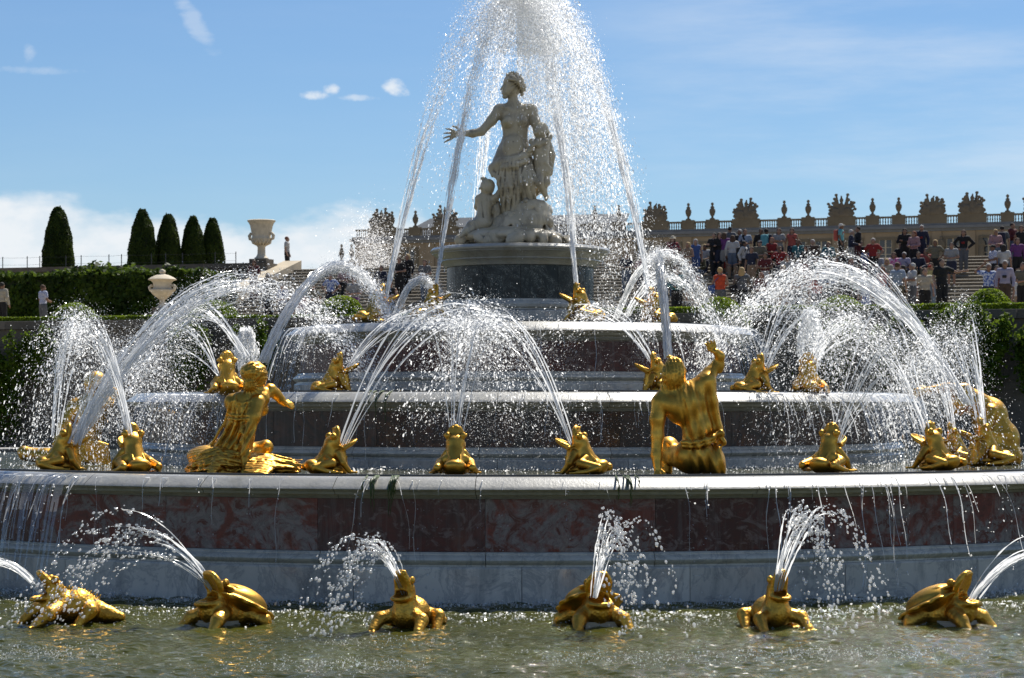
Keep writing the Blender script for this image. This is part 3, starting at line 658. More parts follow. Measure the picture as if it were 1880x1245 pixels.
    V.chain([P(944, 305), P(946, 360, 0.06), P(947, 400, 0.09)], [0.19, 0.165, 0.17], 0.08)
    # rolled swag across the hips and hanging folds
    V.chain([P(905, 309, -0.05), P(920, 300, -0.16), P(943, 297, -0.22), P(962, 289, -0.2), P(978, 279, -0.08)], [0.065, 0.06, 0.055, 0.055, 0.06], 0.03)
    V.chain([P(905, 314, -0.03), P(925, 308, -0.19), P(948, 304, -0.23), P(968, 297, -0.2)], [0.06, 0.05, 0.05, 0.04], 0.02)
    V.ell(P(904, 309, -0.04), (0.058, 0.08, 0.07), k=0.03); V.chain([P(902, 312, -0.05), P(907, 322, -0.1), P(915, 330, -0.14)], [0.05, 0.04, 0.03], 0.02)
    for (x0, y0, x1, y1, x2, y2, r, d) in ((936, 302, 938, 345, 930, 398, .040, -.21), (943, 302, 946, 345, 938, 404, .038, -.24), (949, 302, 951, 345, 942, 412, .034, -.235), (931, 305, 931, 345, 921, 392, .03, -.20), (955, 303, 954, 340, 947, 396, .028, -.205),
                                        (921, 310, 913, 345, 914, 385, .026, -.15), (914, 318, 908, 350, 910, 380, .024, -.08), (926, 312, 921, 350, 917, 392, .022, -.19), (973, 295, 981, 330, 982, 368, .028, -.08), (967, 300, 957, 330, 954, 372, .022, -.19)):
        V.ridge([P(x0, y0), P(x1, y1), P(x2, y2)], r*1.15, .010, -.15)
    V.chain([P(939, 395, -.2), P(936, 408, -.24), P(930, 420, -.27)], [.05, .045, .02], .02); V.chain([P(930, 395, -.18), P(925, 408, -.2), P(922, 418, -.22)], [.045, .04, .02], .02)
    for k in range(6): V.chain([P(920+k*2, 325+k*9, -.19), P(930+k*1, 330+k*9, -.215)], [.012, .016], .012)
    lo = L_(895, 425, -.6); hi = L_(995, 300, .6)
    zt = float(P(0, 306)[2]); V.disp(lo, hi, lambda X, Y, Z: 0.0075*np.sin((X+0.10*Z+0.025*np.sin(Z*7))*2*math.pi/0.085)*np.clip((zt-Z)/0.15, 0, 1))
    zs, xs = float(P(0, 150)[2]), float(P(956, 0)[0]); V.disp(P(915, 172, -.4), P(975, 136, .4), lambda X, Y, Z: 0.009*np.sin(np.arctan2(Z-zs+.02, X-xs)*15+Y*14)*np.clip((X-float(P(932, 0)[0]))/.06, 0, 1))
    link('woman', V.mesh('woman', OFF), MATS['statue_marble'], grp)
woman()
def child_right():
    V = Vox(L_(960, 385, -0.6), L_(1030, 225, 0.6), 0.0135); P = L_
    V.ell(P(991, 243, -0.16), (0.105, 0.11, 0.115), k=0.03); V.ell(P(993, 239, -0.12), (0.115, 0.115, 0.11), k=0.02); V.cap(P(984, 246, -0.25), P(981, 249, -0.27), .02, .016, .015)
    V.cap(P(992, 254, -0.12), P(992, 262, -0.1), 0.06, 0.07, 0.03)
    V.ell(P(993, 275, -0.1), (0.13, 0.125, 0.19), k=0.05); V.ell(P(994, 298, -0.1), (0.12, 0.12, 0.17), k=0.06); V.ell(P(996, 315, -0.08), (0.125, 0.13, 0.11), k=0.05)
    V.chain([P(991, 318, -0.1), P(988, 337, -0.2), P(997, 349, -0.06), P(1003, 362, -0.02)], [0.09, 0.07, 0.055, 0.035], 0.03); V.cap(P(1003, 363, -.02), P(1002, 368, -.12), .035, .025, .02)
    V.chain([P(999, 318, -0.05), P(1002, 336, -0.1), P(989, 350, 0.0), P(984, 356, 0.03)], [0.085, 0.065, 0.05, 0.035], 0.03); V.cap(P(984, 356, .03), P(980, 354, .05), .035, .025, .02)
    V.chain([P(984, 266, -0.14), P(974, 276, -0.2), P(968, 282, -0.2)], [0.05, 0.042, 0.034], 0.025); V.chain([P(1003, 266, -0.1), P(1009, 252, -0.06), P(1003, 238, 0.0)], [0.05, 0.042, 0.034], 0.025)
    V.chain([P(976, 262, -0.12), P(988, 268, -0.22), P(1003, 262, -0.2)], [0.05, 0.045, 0.04], 0.02); V.chain([P(1004, 262, 0), P(1011, 285, 0.02), P(1009, 318, 0.03)], [0.07, 0.07, 0.05], 0.03)
    V.chain([P(1000, 300, -.19), P(1009, 312, -.1), P(1006, 325, -.05)], [.03, .04, .03], .02)
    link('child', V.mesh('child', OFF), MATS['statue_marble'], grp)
child_right()
def child_left():
    V = Vox(L_(830, 435, -0.7), L_(945, 318, 0.6), 0.0135); P = L_
    V.ell(P(893, 344, -0.1), (0.095, 0.10, 0.115), k=0.02); V.ell(P(897, 342, -0.07), (0.10, 0.10, 0.105), k=0.02); V.cap(P(883, 346, -0.15), P(880, 349, -.16), .018, .015, .015)
    for q in range(5): V.ridge([P(884+q*1.5, 338+q*2), P(893+q*2.5, 332+q*3), P(905, 340+q*3)], .014, .008)
    V.ell(P(888, 329, -0.09), (.05, .05, .03), k=.015); V.ell(P(901, 349, -0.06), (.05, .06, .06), k=.015)
    V.cap(P(891, 352, -0.08), P(889, 362, -0.08), 0.052, 0.06, 0.03)
    V.cap(P(880, 365, -0.08), P(902, 366, -0.06), 0.062, 0.062, 0.05); V.ell(P(889, 378, -0.08), (0.115, 0.095, 0.14), k=0.05); V.ell(P(888, 396, -0.09), (0.105, 0.10, 0.13), k=0.05)
    V.ell(P(884, 411, -0.08), (0.155, 0.15, 0.12), k=0.06); V.cap(P(884, 372, -.165), P(888, 405, -.185), .012, .012, .02, op='s')
    V.chain([P(882, 414, -0.1), P(868, 418, -0.26), P(858, 424, -0.3)], [0.11, 0.09, 0.06], 0.04); V.chain([P(880, 415, 0.0), P(864, 419, -0.02), P(852, 426, 0.05)], [0.11, 0.085, 0.05], 0.04)
    V.chain([P(879, 367, -0.06), P(876, 380, 0.02), P(884, 390, 0.1)], [0.055, 0.045, 0.035], 0.025); V.chain([P(903, 368, -0.06), P(912, 362, -0.1), P(918, 350, -.12)], [0.055, 0.045, 0.035], 0.025)
    V.chain([P(909, 362, 0), P(912, 385, .0), P(912, 418, .0)], [.05, .075, .085], .03)
    for (a, b, c) in ((903, 905, 899), (908, 910, 906), (913, 915, 913)): V.ridge([P(a, 364), P(b, 390), P(c, 420)], .03, .012)
    link('child', V.mesh('child', OFF), MATS['statue_marble'], grp)
child_left()
def rock():
    V = Vox((-1.2, -1.05, 4.45), (1.1, 1.05, 5.3), 0.018); P = L_; rng = random.Random(4)
    V.ell(P(940, 436), (0.80, 0.72, 0.16), k=0.08); V.ell(P(975, 408), (0.34, 0.36, 0.28), k=0.08); V.ell(P(976, 384), (0.28, 0.27, 0.16), k=0.06); V.ell(P(935, 415), (0.28, 0.34, 0.2), k=0.08)
    for q in range(70):
        a = rng.uniform(0, 6.28); rr = rng.uniform(0.3, 0.86); x = -0.1+rr*math.cos(a); y = rr*0.9*math.sin(a); z = 4.53+0.20*(1-rr*0.7)+rng.uniform(-.03, .03)
        V.ell((x, y, z), (rng.uniform(.06, .19), rng.uniform(.05, .15), rng.uniform(.05, .13)), (rng.uniform(-30, 30), rng.uniform(-30, 30), rng.uniform(0, 180)), k=0.02)
    for q in range(34):
        a = rng.uniform(0, 6.28); z = rng.uniform(4.8, 5.2); rr = 0.33-0.12*(z-4.8)/0.4
        V.ell((0.16+rr*math.cos(a), rr*math.sin(a), z), (rng.uniform(.04, .11), rng.uniform(.04, .1), rng.uniform(.04, .10)), (rng.uniform(-40, 40), rng.uniform(-40, 40), 0), k=0.018)
    for q in range(26):
        a = rng.uniform(0, 6.28); rr = rng.uniform(.5, .9); V.cap((rr*math.cos(a)-.1, rr*.9*math.sin(a), 4.56), (rr*.6*math.cos(a+.3), rr*.6*math.sin(a+.3), 4.85), .012, .02, .02, op='s')
    V.chain([P(868, 420, -.3), P(856, 428, -.38), P(846, 438, -.42)], [.06, .05, .03], .02)
    V.cut_below(4.522)
    link('rock', V.mesh('rock', OFF), MATS['statue_marble'], grp)
rock()

# ------------------------------------------------------------------ gilded people on the lowest basin
def gold_woman():
    Yb = 27.0; base = W(450, 868, Yb); s = Yb/F
    P = lambda px, py, d=0.0: np.array(W(px, py, Yb))+np.array((0, d, 0))
    root = tag(empty('gilded_woman', base), 'gilded seated woman seen from behind with reeds round her hips, left of centre', 'statue', 'gilded people on the lowest basin')
    V = Vox(P(325, 885, -0.75), P(575, 655, 0.75), 0.0105)
    V.ell(P(468, 690, 0.02), (23*s, 25*s, 26*s), k=0.03); V.ell(P(465, 684, -0.02), (24*s, 25*s, 20*s), k=0.03); V.ell(P(461, 706, -0.10), (13*s, 11*s, 13*s), k=0.02)
    for q in range(11): V.ridge([P(446+q*4.2, 676-9*math.sin(q/10*3.14)), P(449+q*3.0, 690), P(455+q*1.4, 702)], .017, .006, .1)
    for q in range(4): V.ridge([P(446, 676+q*4), P(467, 667+q*6), P(489, 677+q*4)], .014, .008)
    for q in range(5): V.ridge([P(452+q*4, 698), P(450+q*5, 708), P(456+q*2.5, 718)], .012, .006)
    V.cap(P(470, 705, 0), P(466, 728, -0.02), 0.075, 0.095, 0.04)
    V.cap(P(428, 738, -0.04), P(480, 732, 0.0), 0.10, 0.10, 0.08); V.ell(P(450, 757, 0.0), (31*s, 0.17, 34*s), (0, 8, 0), k=0.08); V.ell(P(440, 790, 0.0), (28*s, 0.165, 36*s), (0, 10, 0), k=0.09)
    V.ell(P(428, 822, 0.02), (38*s, 0.25, 26*s), k=0.08); V.ell(P(481, 752, 0.08), (11*s, 0.09, 12*s), k=0.04)
    V.chain([P(475, 739, -0.12), P(470, 765, -0.22), P(460, 795, -0.27), P(456, 830, -0.36), P(457, 853, -0.40)], [0.092, 0.080, 0.066, 0.058, 0.044], 0.02); fingers(V, P(457, 852, -.40), P(460, 875, -.48), (1, 0, 0), .022, curl=(0, -.6, 0))
    V.chain([P(478, 728, 0.05), P(494, 716, 0.15), P(505, 726, 0.22)], [0.085, 0.07, 0.06], 0.035); V.chain([P(503, 722, .2), P(512, 734, 0.24), P(518, 741, 0.26)], [0.062, 0.052, 0.038], 0.02); fingers(V, P(517, 740, .26), P(535, 746, .30), (0, .6, .8), .018, curl=(.3, 0, -.6))
    # thin dress folds down the back, straps and sash
    for (x0, y0, x1, y1, x2, y2) in ((433, 735, 428, 775, 405, 815), (441, 738, 436, 780, 420, 820), (449, 742, 445, 785, 436, 822), (457, 748, 451, 790, 447, 822), (426, 738, 415, 775, 392, 815), (463, 760, 459, 795, 459, 822)):
        V.ridge([P(x0, y0), P(x1, y1), P(x2, y2)], .024, .014, -.05)
    V.ridge([P(420, 768), P(440, 771), P(462, 768)], .018, .006, -.3); V.ridge([P(421, 761), P(440, 764), P(462, 762)], .016, .006, -.3)
    V.ridge([P(434, 726), P(436, 742), P(440, 762)], .018, .008, -.3); V.ridge([P(468, 732), P(455, 745), P(447, 762)], .016, .008, -.3)
    V.ridge([P(458, 722), P(462, 745), P(458, 775)], .02, .02, .6); V.ridge([P(425, 735), P(445, 741), P(468, 736)], .014, .01)
    V.chain([P(395, 835, 0.1), P(470, 832, 0.35), P(483, 822, .3)], [.16, .12, .09], .05)
    bx, bz = float(P(461, 0)[0]), float(P(0, 706)[2])
    V.disp(P(440, 722, -.5), P(495, 662, .3), lambda X, Y, Z: 0.004*np.sin(np.arctan2(Z-bz, X-bx)*17+2.5*np.sin(np.hypot(X-bx, Z-bz)*28)))
    zt, zb = float(P(0, 776)[2]), float(P(0, 765)[2])
    V.disp(P(375, 835, -.5), P(475, 766, .15), lambda X, Y, Z: 0.012*np.sin((X-0.42*Z+0.02*np.sin(Z*9))*2*math.pi/0.095)*np.clip((zb-Z)/0.14, 0, 1))
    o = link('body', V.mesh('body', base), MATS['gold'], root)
    # sheaf of reeds round the hips
    V = Vox(P(325, 885, -0.8), P(580, 800, 0.8), 0.0105); rng = random.Random(8)
    V.ell(P(400, 842, 0.05), (58*s, 0.36, 24*s), (0, 6, 0), k=0.05); V.ell(P(500, 856, 0.05), (52*s, 0.25, 14*s), (0, 8, 0), k=0.05); V.ell(P(366, 862, -0.05), (26*s, .2, 12*s), k=.04)
    V.ell(P(420, 848, -.1), (70*s, .30, 22*s), k=.05)
    for q in range(34):
        t = q/33; y = 819+t*46+rng.uniform(-2, 2); x0 = 375-t*30+rng.uniform(-8, 8); x1 = 452+rng.uniform(-8, 10)
        V.ridge([P(x0, y+12-t*4), P((x0+x1)/2, y-3+t*3), P(x1, y+7+t*2)], .021, .004, -.35, 10)
    for q in range(34):
        t = q/33; x0 = 448+rng.uniform(-6, 10); x1 = 522+rng.uniform(0, 32)
        V.ridge([P(x0, 828+t*34), P((x0+x1)/2, 832+t*34), P(x1, 842+t*26+rng.uniform(-2, 4))], .020, .004, -.35, 10)
        V.chain([P(500+rng.uniform(-10, 10), 846+t*16, -.1-.1*math.sin(t*3)), P(x1+8, 846+t*22+rng.uniform(-3, 3), -.08-.1*math.sin(t*3))], [.014, .006], .005)
    V.disp(P(330, 880, -.8), P(575, 805, .6), lambda X, Y, Z: 0.0035*np.sin((Z+0.18*np.abs(X-float(P(445, 0)[0]))+0.25*Y+0.012*np.sin(X*13))*2*math.pi/0.042))
    link('reed_skirt', V.mesh('reed_skirt', base), MATS['gold'], root)
gold_woman()
def gold_man():
    Yb = 27.0; base = W(1262, 868, Yb); s = Yb/F
    P = lambda px, py, d=0.0: np.array(W(px, py, Yb))+np.array((0, d, 0))
    root = tag(empty('gilded_man', base), 'gilded kneeling man in a belted robe raising his right arm, right of centre', 'statue', 'gilded people on the lowest basin')
    V = Vox(P(1165, 885, -0.7), P(1365, 615, 0.7), 0.0105)
    V.ell(P(1238, 682, 0), (21*s, 24*s, 27*s), k=.03); V.ell(P(1236, 692, -.05), (22*s, 21*s, 24*s), k=.03); V.ell(P(1222, 712, -.02), (10*s, 14*s, 16*s), k=.03)
    for q in range(13): V.ridge([P(1236+(q-6)*1.2, 658), P(1237+(q-6)*3.3, 676), P(1236+(q-6)*3.3, 696), P(1228+(q-6)*3.2, 718+rng_(q)*4)], .016, .006, .15)
    V.ell(P(1229, 655, .0), (.035, .035, .02), k=.015)
    V.cap(P(1240, 705, .02), P(1248, 728, .02), .085, .11, .04)
    V.cap(P(1214, 738, -.02), P(1292, 708, .02), .115, .11, .09); V.ell(P(1258, 745, -.01), (40*s, .19, 36*s), (0, -18, 0), k=.07); V.ell(P(1280, 790, -.01), (27*s, .17, 38*s), (0, 4, 0), k=.08); V.ell(P(1276, 838, 0), (44*s, .24, 34*s), k=.07)
    V.ell(P(1232, 745, -.13), (20*s, .07, 15*s), (0, 25, 0), k=.05); V.chain([P(1254, 735, -.2), P(1262, 770, -.2), P(1272, 800, -.19)], [.012, .012, .012], .02, 's')
    V.chain([P(1212, 740, -.05), P(1206, 770, -.09), P(1206, 800, -.10), P(1204, 835, -.14), P(1205, 860, -.2)], [.105, .088, .075, .066, .046], .035); fingers(V, P(1205, 858, -.2), P(1206, 884, -.3), (1, 0, 0), .022, curl=(0, -.6, 0))
    V.chain([P(1284, 706, .03), P(1304, 686, .08), P(1321, 666, .12)], [.10, .080, .066], .035); V.chain([P(1321, 667, .12), P(1323, 654, .08), P(1315, 646, .05)], [.066, .056, .042], .02); fingers(V, P(1314, 647, .07), P(1303, 626, .03), (.9, .3, .3), .019, spread=1.2, curl=(-.5, -.3, 0), thumb=-1)
    V.ell(P(1323, 674, .1), (.05, .05, .075), k=.03)
    # robe: over the right shoulder, folds down the back, belt with knot
    V.chain([P(1300, 700, .0), P(1306, 735, .02), P(1316, 785, .05), P(1322, 810, .05)], [.10, .085, .07, .05], .05)
    for (x0, y0, x1, y1, x2, y2, r) in ((1268, 690, 1262, 740, 1254, 800, .028), (1275, 688, 1272, 745, 1262, 803, .030), (1283, 690, 1283, 745, 1272, 803, .026), (1291, 694, 1295, 745, 1284, 803, .028), (1298, 700, 1305, 750, 1298, 803, .026), (1286, 690, 1300, 745, 1308, 800, .024)):
        pass
    V.chain([P(1252, 812, -.19), P(1272, 813, -.24), P(1300, 806, -.2), P(1322, 795, -.05)], [.032, .034, .032, .028], .012); V.chain([P(1252, 819, -.19), P(1275, 819, -.24), P(1302, 812, -.2), P(1320, 803, -.05)], [.026, .028, .026, .022], .012)
    V.ell(P(1319, 796, -.1), (.06, .05, .045), k=.012); V.chain([P(1318, 800, -.1), P(1326, 812, -.11), P(1322, 824, -.11)], [.03, .03, .018], .012)
    for (x0, x1, r) in ((1256, 1247, .03), (1268, 1266, .028), (1282, 1284, .03), (1296, 1303, .03), (1308, 1320, .034), (1314, 1328, .03)):
        pass
    V.ell(P(1312, 850, .02), (22*s, .22, 32*s), k=.06)
    V.ell(P(1230, 822, .25), (20*s, .16, 20*s), k=.04); V.chain([P(1242, 838, .1), P(1226, 826, .25), P(1226, 865, .2)], [.13, .10, .07], .04)
    V.ell(P(1262, 872, -.22), (30*s, .07, 14*s), k=.03, op='s')
    V.disp(P(1240, 875, -.5), P(1335, 690, .3), lambda X, Y, Z: 0.0125*np.sin((X+0.26*Z+0.02*np.sin(Z*4))*2*math.pi/0.115)*np.clip((X-float(P(1250, 0)[0])+0.20*(Z-float(P(0, 800)[2])))/0.07, 0, 1)*np.clip((Y*0+float(P(0, 700)[2])-Z)/.12, .25, 1))
    V.disp(P(1205, 716, -.5), P(1265, 652, .3), lambda X, Y, Z: 0.003*np.sin((X+0.35*np.sin((Z-float(P(0, 660)[2]))*4)*.12)*2*math.pi/0.040+1.5*np.sin(Z*21)))
    link('body', V.mesh('body', base), MATS['gold'], root)
def rng_(q): return math.sin(q*12.9)
gold_man()
def gold_croucher():
    Yb = 31.0; base = W(1812, 848, Yb); s = Yb/F
    P = lambda px, py, d=0.0: np.array(W(px, py, Yb))+np.array((0, d, 0))
    root = tag(empty('gilded_croucher', base), 'gilded crouching figure leaning left with arm stretched out, at the right edge', 'statue', 'gilded people on the lowest basin')
    V = Vox(P(1660, 870, -.7), P(1900, 690, .7), 0.018)
    V.ell(P(1757, 742, -.1), (18*s, .15, 21*s), k=.03); V.ell(P(1762, 736, -.06), (19*s, .16, 20*s), k=.03); V.cap(P(1768, 745, -.05), P(1785, 748, 0), .08, .10, .04)
    V.chain([P(1795, 735, 0), P(1770, 716, -.05), P(1735, 712, -.12), P(1700, 717, -.15)], [.11, .085, .07, .05], .04); fingers(V, P(1700, 717, -.15), P(1672, 722, -.18), (0, .5, .8), .024, curl=(0, 0, -.6))
    V.cap(P(1790, 738, -.05), P(1822, 750, .1), .13, .13, .08); V.ell(P(1818, 770, .02), (32*s, .22, 38*s), (0, 25, 0), k=.1); V.ell(P(1838, 812, .02), (34*s, .24, 40*s), (0, 20, 0), k=.1)
    V.ell(P(1845, 838, 0), (32*s, .28, 24*s), k=.06); V.chain([P(1840, 838, -.2), P(1795, 822, -.25), P(1800, 862, -.2)], [.13, .10, .06], .05); V.chain([P(1845, 840, .2), P(1800, 830, .25), P(1780, 862, .2)], [.13, .10, .06], .05)
    V.chain([P(1815, 755, -.15), P(1805, 785, -.25), P(1785, 812, -.28)], [.09, .07, .05], .03)
    for q in range(7): V.chain([P(1800+q*5, 755, -.14), P(1815+q*6, 795, -.22), P(1822+q*7, 840, -.25)], [.015, .022, .025], .02)
    V.chain([P(1835, 860, -.2), P(1862, 860, -.1), P(1884, 858, -.05)], [.07, .05, .03], .03)
    link('body', V.mesh('body', base), MATS['gold'], root)
gold_croucher()
def gold_recliner():
    Yb = 31.5; base = W(150, 846, Yb); s = Yb/F
    P = lambda px, py, d=0.0: np.array(W(px, py, Yb))+np.array((0, d, 0))
    root = tag(empty('gilded_recliner', base), 'gilded figure with reed skirt half hidden in spray at the left edge', 'statue', 'gilded people on the lowest basin')
    V = Vox(P(30, 870, -.7), P(230, 665, .7), 0.018)
    V.ell(P(172, 706, 0), (18*s, .15, 21*s), k=.03); V.ell(P(176, 700, .03), (19*s, .16, 19*s), k=.03); V.cap(P(172, 718, 0), P(168, 735, 0), .08, .10, .04)
    V.cap(P(140, 746, 0), P(192, 742, 0), .12, .12, .08); V.ell(P(165, 765, 0), (30*s, .2, 34*s), k=.08); V.ell(P(158, 800, 0), (28*s, .19, 34*s), k=.08); V.ell(P(150, 830, 0), (44*s, .28, 26*s), k=.08)
    V.chain([P(138, 748, -.05), P(122, 780, -.12), P(108, 815, -.2)], [.1, .08, .05], .04); V.chain([P(194, 744, 0), P(204, 722, .1), P(190, 700, .1)], [.1, .08, .05], .04)
    V.chain([P(130, 836, -.1), P(90, 838, -.2), P(52, 832, -.2), P(48, 828, -.2)], [.14, .11, .09, .07], .05)
    for q in range(22):
        t = q/21; V.chain([P(126+t*10, 815+t*40, -.28), P(165, 805+t*42, -.34), P(205+t*5, 815+t*42, -.25)], [.012, .024, .012], .01)
    link('body', V.mesh('body', base), MATS['gold'], root)
gold_recliner()

# ------------------------------------------------------------------ gilded animals
def frog_mesh():
    V = Vox((-.42, -.36, -.04), (.44, .36, .64), 0.0075)
    V.cap((-.06, 0, .10), (.04, 0, .34), .135, .098, .05); V.cap((.12, 0, .27), (.14, 0, .06), .098, .115, .04)        # trunk and pale throat
    V.ell((-.18, 0, .065), (.15, .15, .09), (0, 25, 0), k=.04); V.ell((.0, 0, .05), (.22, .19, .075), k=.03)
    V.ell((.05, 0, .37), (.10, .115, .088), k=.04)                            # skull
    V.ell((.094, 0, .455), (.050, .108, .125), (0, 6, 0), k=.035)             # upper jaw thrown back
    V.ell((.225, 0, .335), (.17, .125, .046), (0, -28, 0), k=.02)             # lower jaw
    V.ell((.245, 0, .373), (.138, .096, .036), (0, -28, 0), k=.006, op='s'); V.ell((.165, 0, .39), (.05, .085, .09), (0, 12, 0), k=.012, op='s'); V.ell((.148, 0, .47), (.026, .080, .095), (0, 6, 0), k=.006, op='s')
    for s in (-1, 1):
        V.ell((.030, s*.096, .446), (.046, .036, .046), k=.012); V.ell((.042, s*.134, .450), (.020, .014, .022), k=.004)     # bulging eye and pupil
        V.cap((.066, s*.036, .548), (.06, s*.036, .54), .010, .010, .006)
        V.chain([(.095, s*.10, .235), (.125, s*.185, .125), (.215, s*.185, .018)], [.052, .042, .030], .018)                # foreleg
        for q in (-.06, -.02, .025, .065): V.cap((.215, s*.185, .014), (.295, s*.185+q, .008), .016, .011, .006)
        V.chain([(-.05, s*.10, .175), (-.02, s*.185, .12), (-.26, s*.215, .075)], [.055, .058, .046], .016); V.chain([(-.26, s*.215, .07), (-.12, s*.262, .026), (.0, s*.265, .014)], [.044, .030, .022], .012)   # folded hind leg
        for q in (-.05, -.015, .02, .055): V.cap((.0, s*.265, .012), (.08, s*.265+q, .008), .015, .011, .006)
        V.chain([(.0, s*.055, .375), (-.09, s*.066, .235), (-.21, s*.07, .135)], [.012, .015, .010], .006)                  # dorsal fold
        V.chain([(.10, s*.105, .335), (.17, s*.112, .300), (.27, s*.10, .345)], [.012, .014, .010], .006)                   # lip
    V.chain([(.215, -.07, .20), (.235, 0, .175), (.215, .07, .20)], [.010, .012, .010], .008)
    return V.mesh('frog')
FROG = frog_mesh()
def place(name, me, mat, px, py, Y, rz, label, cat, group, sc=1.0):
    o = link(name, me, MATS[mat], None, W(px, py, Y), R(rz), (sc*.94, sc*.94, sc*.98) if 'frog' in name else sc); tag(o, label, cat, group); return o
# px, py of the foot, distance, heading, size, label.  heading 0 = mouth to the right
for (px, py, Y, rz, sc, lab) in (
    (112, 862, 27.6, 15, 1.0, 'gilded frog spouting right, far left on the lowest basin rim'),
    (246, 868, 27.0, 118, 1.05, 'gilded frog seen from behind, between left edge and gilded woman'),
    (604, 868, 27.0, 22, 0.98, 'gilded frog on lowest basin spouting right beside the gilded woman'),
    (836, 869, 26.6, 90, 1.0, 'gilded frog seen squarely from behind at the middle of the lowest basin'),
    (1072, 869, 26.8, 160, 1.0, 'gilded frog on lowest basin spouting left beside the gilded man'),
    (1520, 865, 27.0, 55, 1.02, 'gilded frog turned away and right, to the right of the gilded man'),
    (1720, 860, 27.8, 135, 1.02, 'gilded frog turned away and left, near the right end of lowest basin'),
    (1756, 850, 29.8, 170, 0.95, 'small gilded frog half hidden in spray before the crouching figure'),
    (1812, 852, 28.6, 185, 1.05, 'gilded frog spouting upwards at the right edge of lowest basin'),
    (418, 722, 30.3, 105, 1.0, 'gilded frog behind the gilded woman on the middle basin'),
    (612, 722, 30.4, 12, 0.98, 'gilded frog on middle basin with wide lower jaw to the right'),
    (1212, 722, 30.4, 172, 0.98, 'gilded frog on middle basin behind the head of the gilded man'),
    (1385, 722, 30.4, 14, 0.95, 'gilded frog on middle basin to the right of the raised gilded arm'),
    (1485, 722, 30.8, 90, 0.98, 'gilded frog seen from behind at the right end of middle basin'),
    (690, 592, 33.0, 25, 1.0, 'gilded frog leftmost on the upper basin below the stair visitors'),
    (790, 584, 33.2, 18, 0.9, 'gilded frog on upper basin just left of the dark drum'),
    (1070, 590, 32.8, 162, 1.0, 'gilded frog on upper basin just right of the dark drum'),
    (1206, 594, 33.3, 165, 0.95, 'gilded frog rightmost on the upper basin behind a falling jet')):
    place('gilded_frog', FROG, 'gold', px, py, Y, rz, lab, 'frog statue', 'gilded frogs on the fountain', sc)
def turtle():
    V = Vox((-.56, -.40, -.08), (.54, .40, .64), 0.0095)
    V.chain([(-.08, 0, .15), (.18, 0, .19)], [.17, .145], .05); V.chain([(.13, 0, .25), (.12, 0, .38)], [.135, .105], .05)
    V.ell((.170, 0, .445), (.058, .145, .16), (0, 24, 0), k=.03); V.cap((.235, -.055, .558), (.235, .055, .558), .026, .026, .02); V.ell((.222, 0, .43), (.044, .118, .140), (0, 24, 0), k=.008, op='s')
    V.ell((.215, 0, .27), (.16, .138, .05), (0, 6, 0), k=.03); V.ell((.23, 0, .315), (.135, .11, .042), (0, 6, 0), k=.008, op='s')
    V.cap((.355, -.04, .262), (.355, .04, .262), .022, .022, .02)
    for s in (-1, 1):
        V.ell((.095, s*.098, .465), (.044, .034, .044), k=.012); V.ell((.108, s*.124, .47), (.016, .014, .018), k=.006)
        V.chain([(.16, s*.14, .16), (.28, s*.23, .11), (.37, s*.27, .01)], [.085, .068, .05], .03)
        for q in (-.06, 0, .06): V.cap((.375, s*.27, .012), (.45, s*.27+q, .005), .025, .016, .012)
        V.chain([(-.18, s*.15, .14), (-.26, s*.27, .08), (-.28, s*.30, .0)], [.085, .066, .05], .03)
    V.cap((-.42, 0, .06), (-.52, 0, .03), .03, .012, .02)
    body = V.mesh('body')
    V = Vox((-.58, -.38, -.04), (.20, .38, .50), 0.0095)
    V.ell((-.15, 0, .265), (.30, .26, .15), (0, -24, 0), k=.03); V.ell((-.16, 0, .215), (.345, .305, .030), (0, -24, 0), k=.03)
    for q in range(-2, 3):
        for w in (-.11, 0, .11):
            c = Vector((q*.105+(.05 if w else 0), w, .13-(q*.105)**2*1.1-w*w*2.2)); c = Matrix.Rotation(R(-26), 3, 'Y') @ c
            V.ell((c[0]-.15, c[1], c[2]+.254), (.058, .056, .020), (0, -26, 0), k=.014)
    for q in range(14):
        a = q/14*6.283; c = Matrix.Rotation(R(-26), 3, 'Y') @ Vector((.32*math.cos(a), .28*math.sin(a), 0)); V.ell((c[0]-.16, c[1], c[2]+.225), (.06, .06, .016), (0, -26, 0), k=.04)
    V.ell((-.02, 0, .10), (.2, .2, .1), (0, -26, 0), k=.03, op='s')
    return body, V.mesh('shell')
TB, TS = turtle()
plm = MB().box(-.04, .27, -.16, .16, -.15, .06).box(-.03, .26, -.15, .15, .06, .085).mesh('plinth')
for (px, py, rz, lab) in ((418, 1140, 222, 'gilded turtle facing left in the pool, spouting over the lizard'), (1090, 1146, -76, 'gilded turtle facing the viewer in the pool, right of centre'), (1738, 1142, -38, 'gilded turtle facing right in the pool at the right edge')):
    r_ = tag(empty('gilded_turtle', W(px, py, 22.6), R(rz), 0.98), lab, 'turtle statue', 'gilded animals in the pool'); r_.location.z = -0.035
    link('body', TB, MATS['scaly_gold'], r_); link('shell', TS, MATS['gold'], r_); link('plinth', plm, MATS['limestone'], r_)
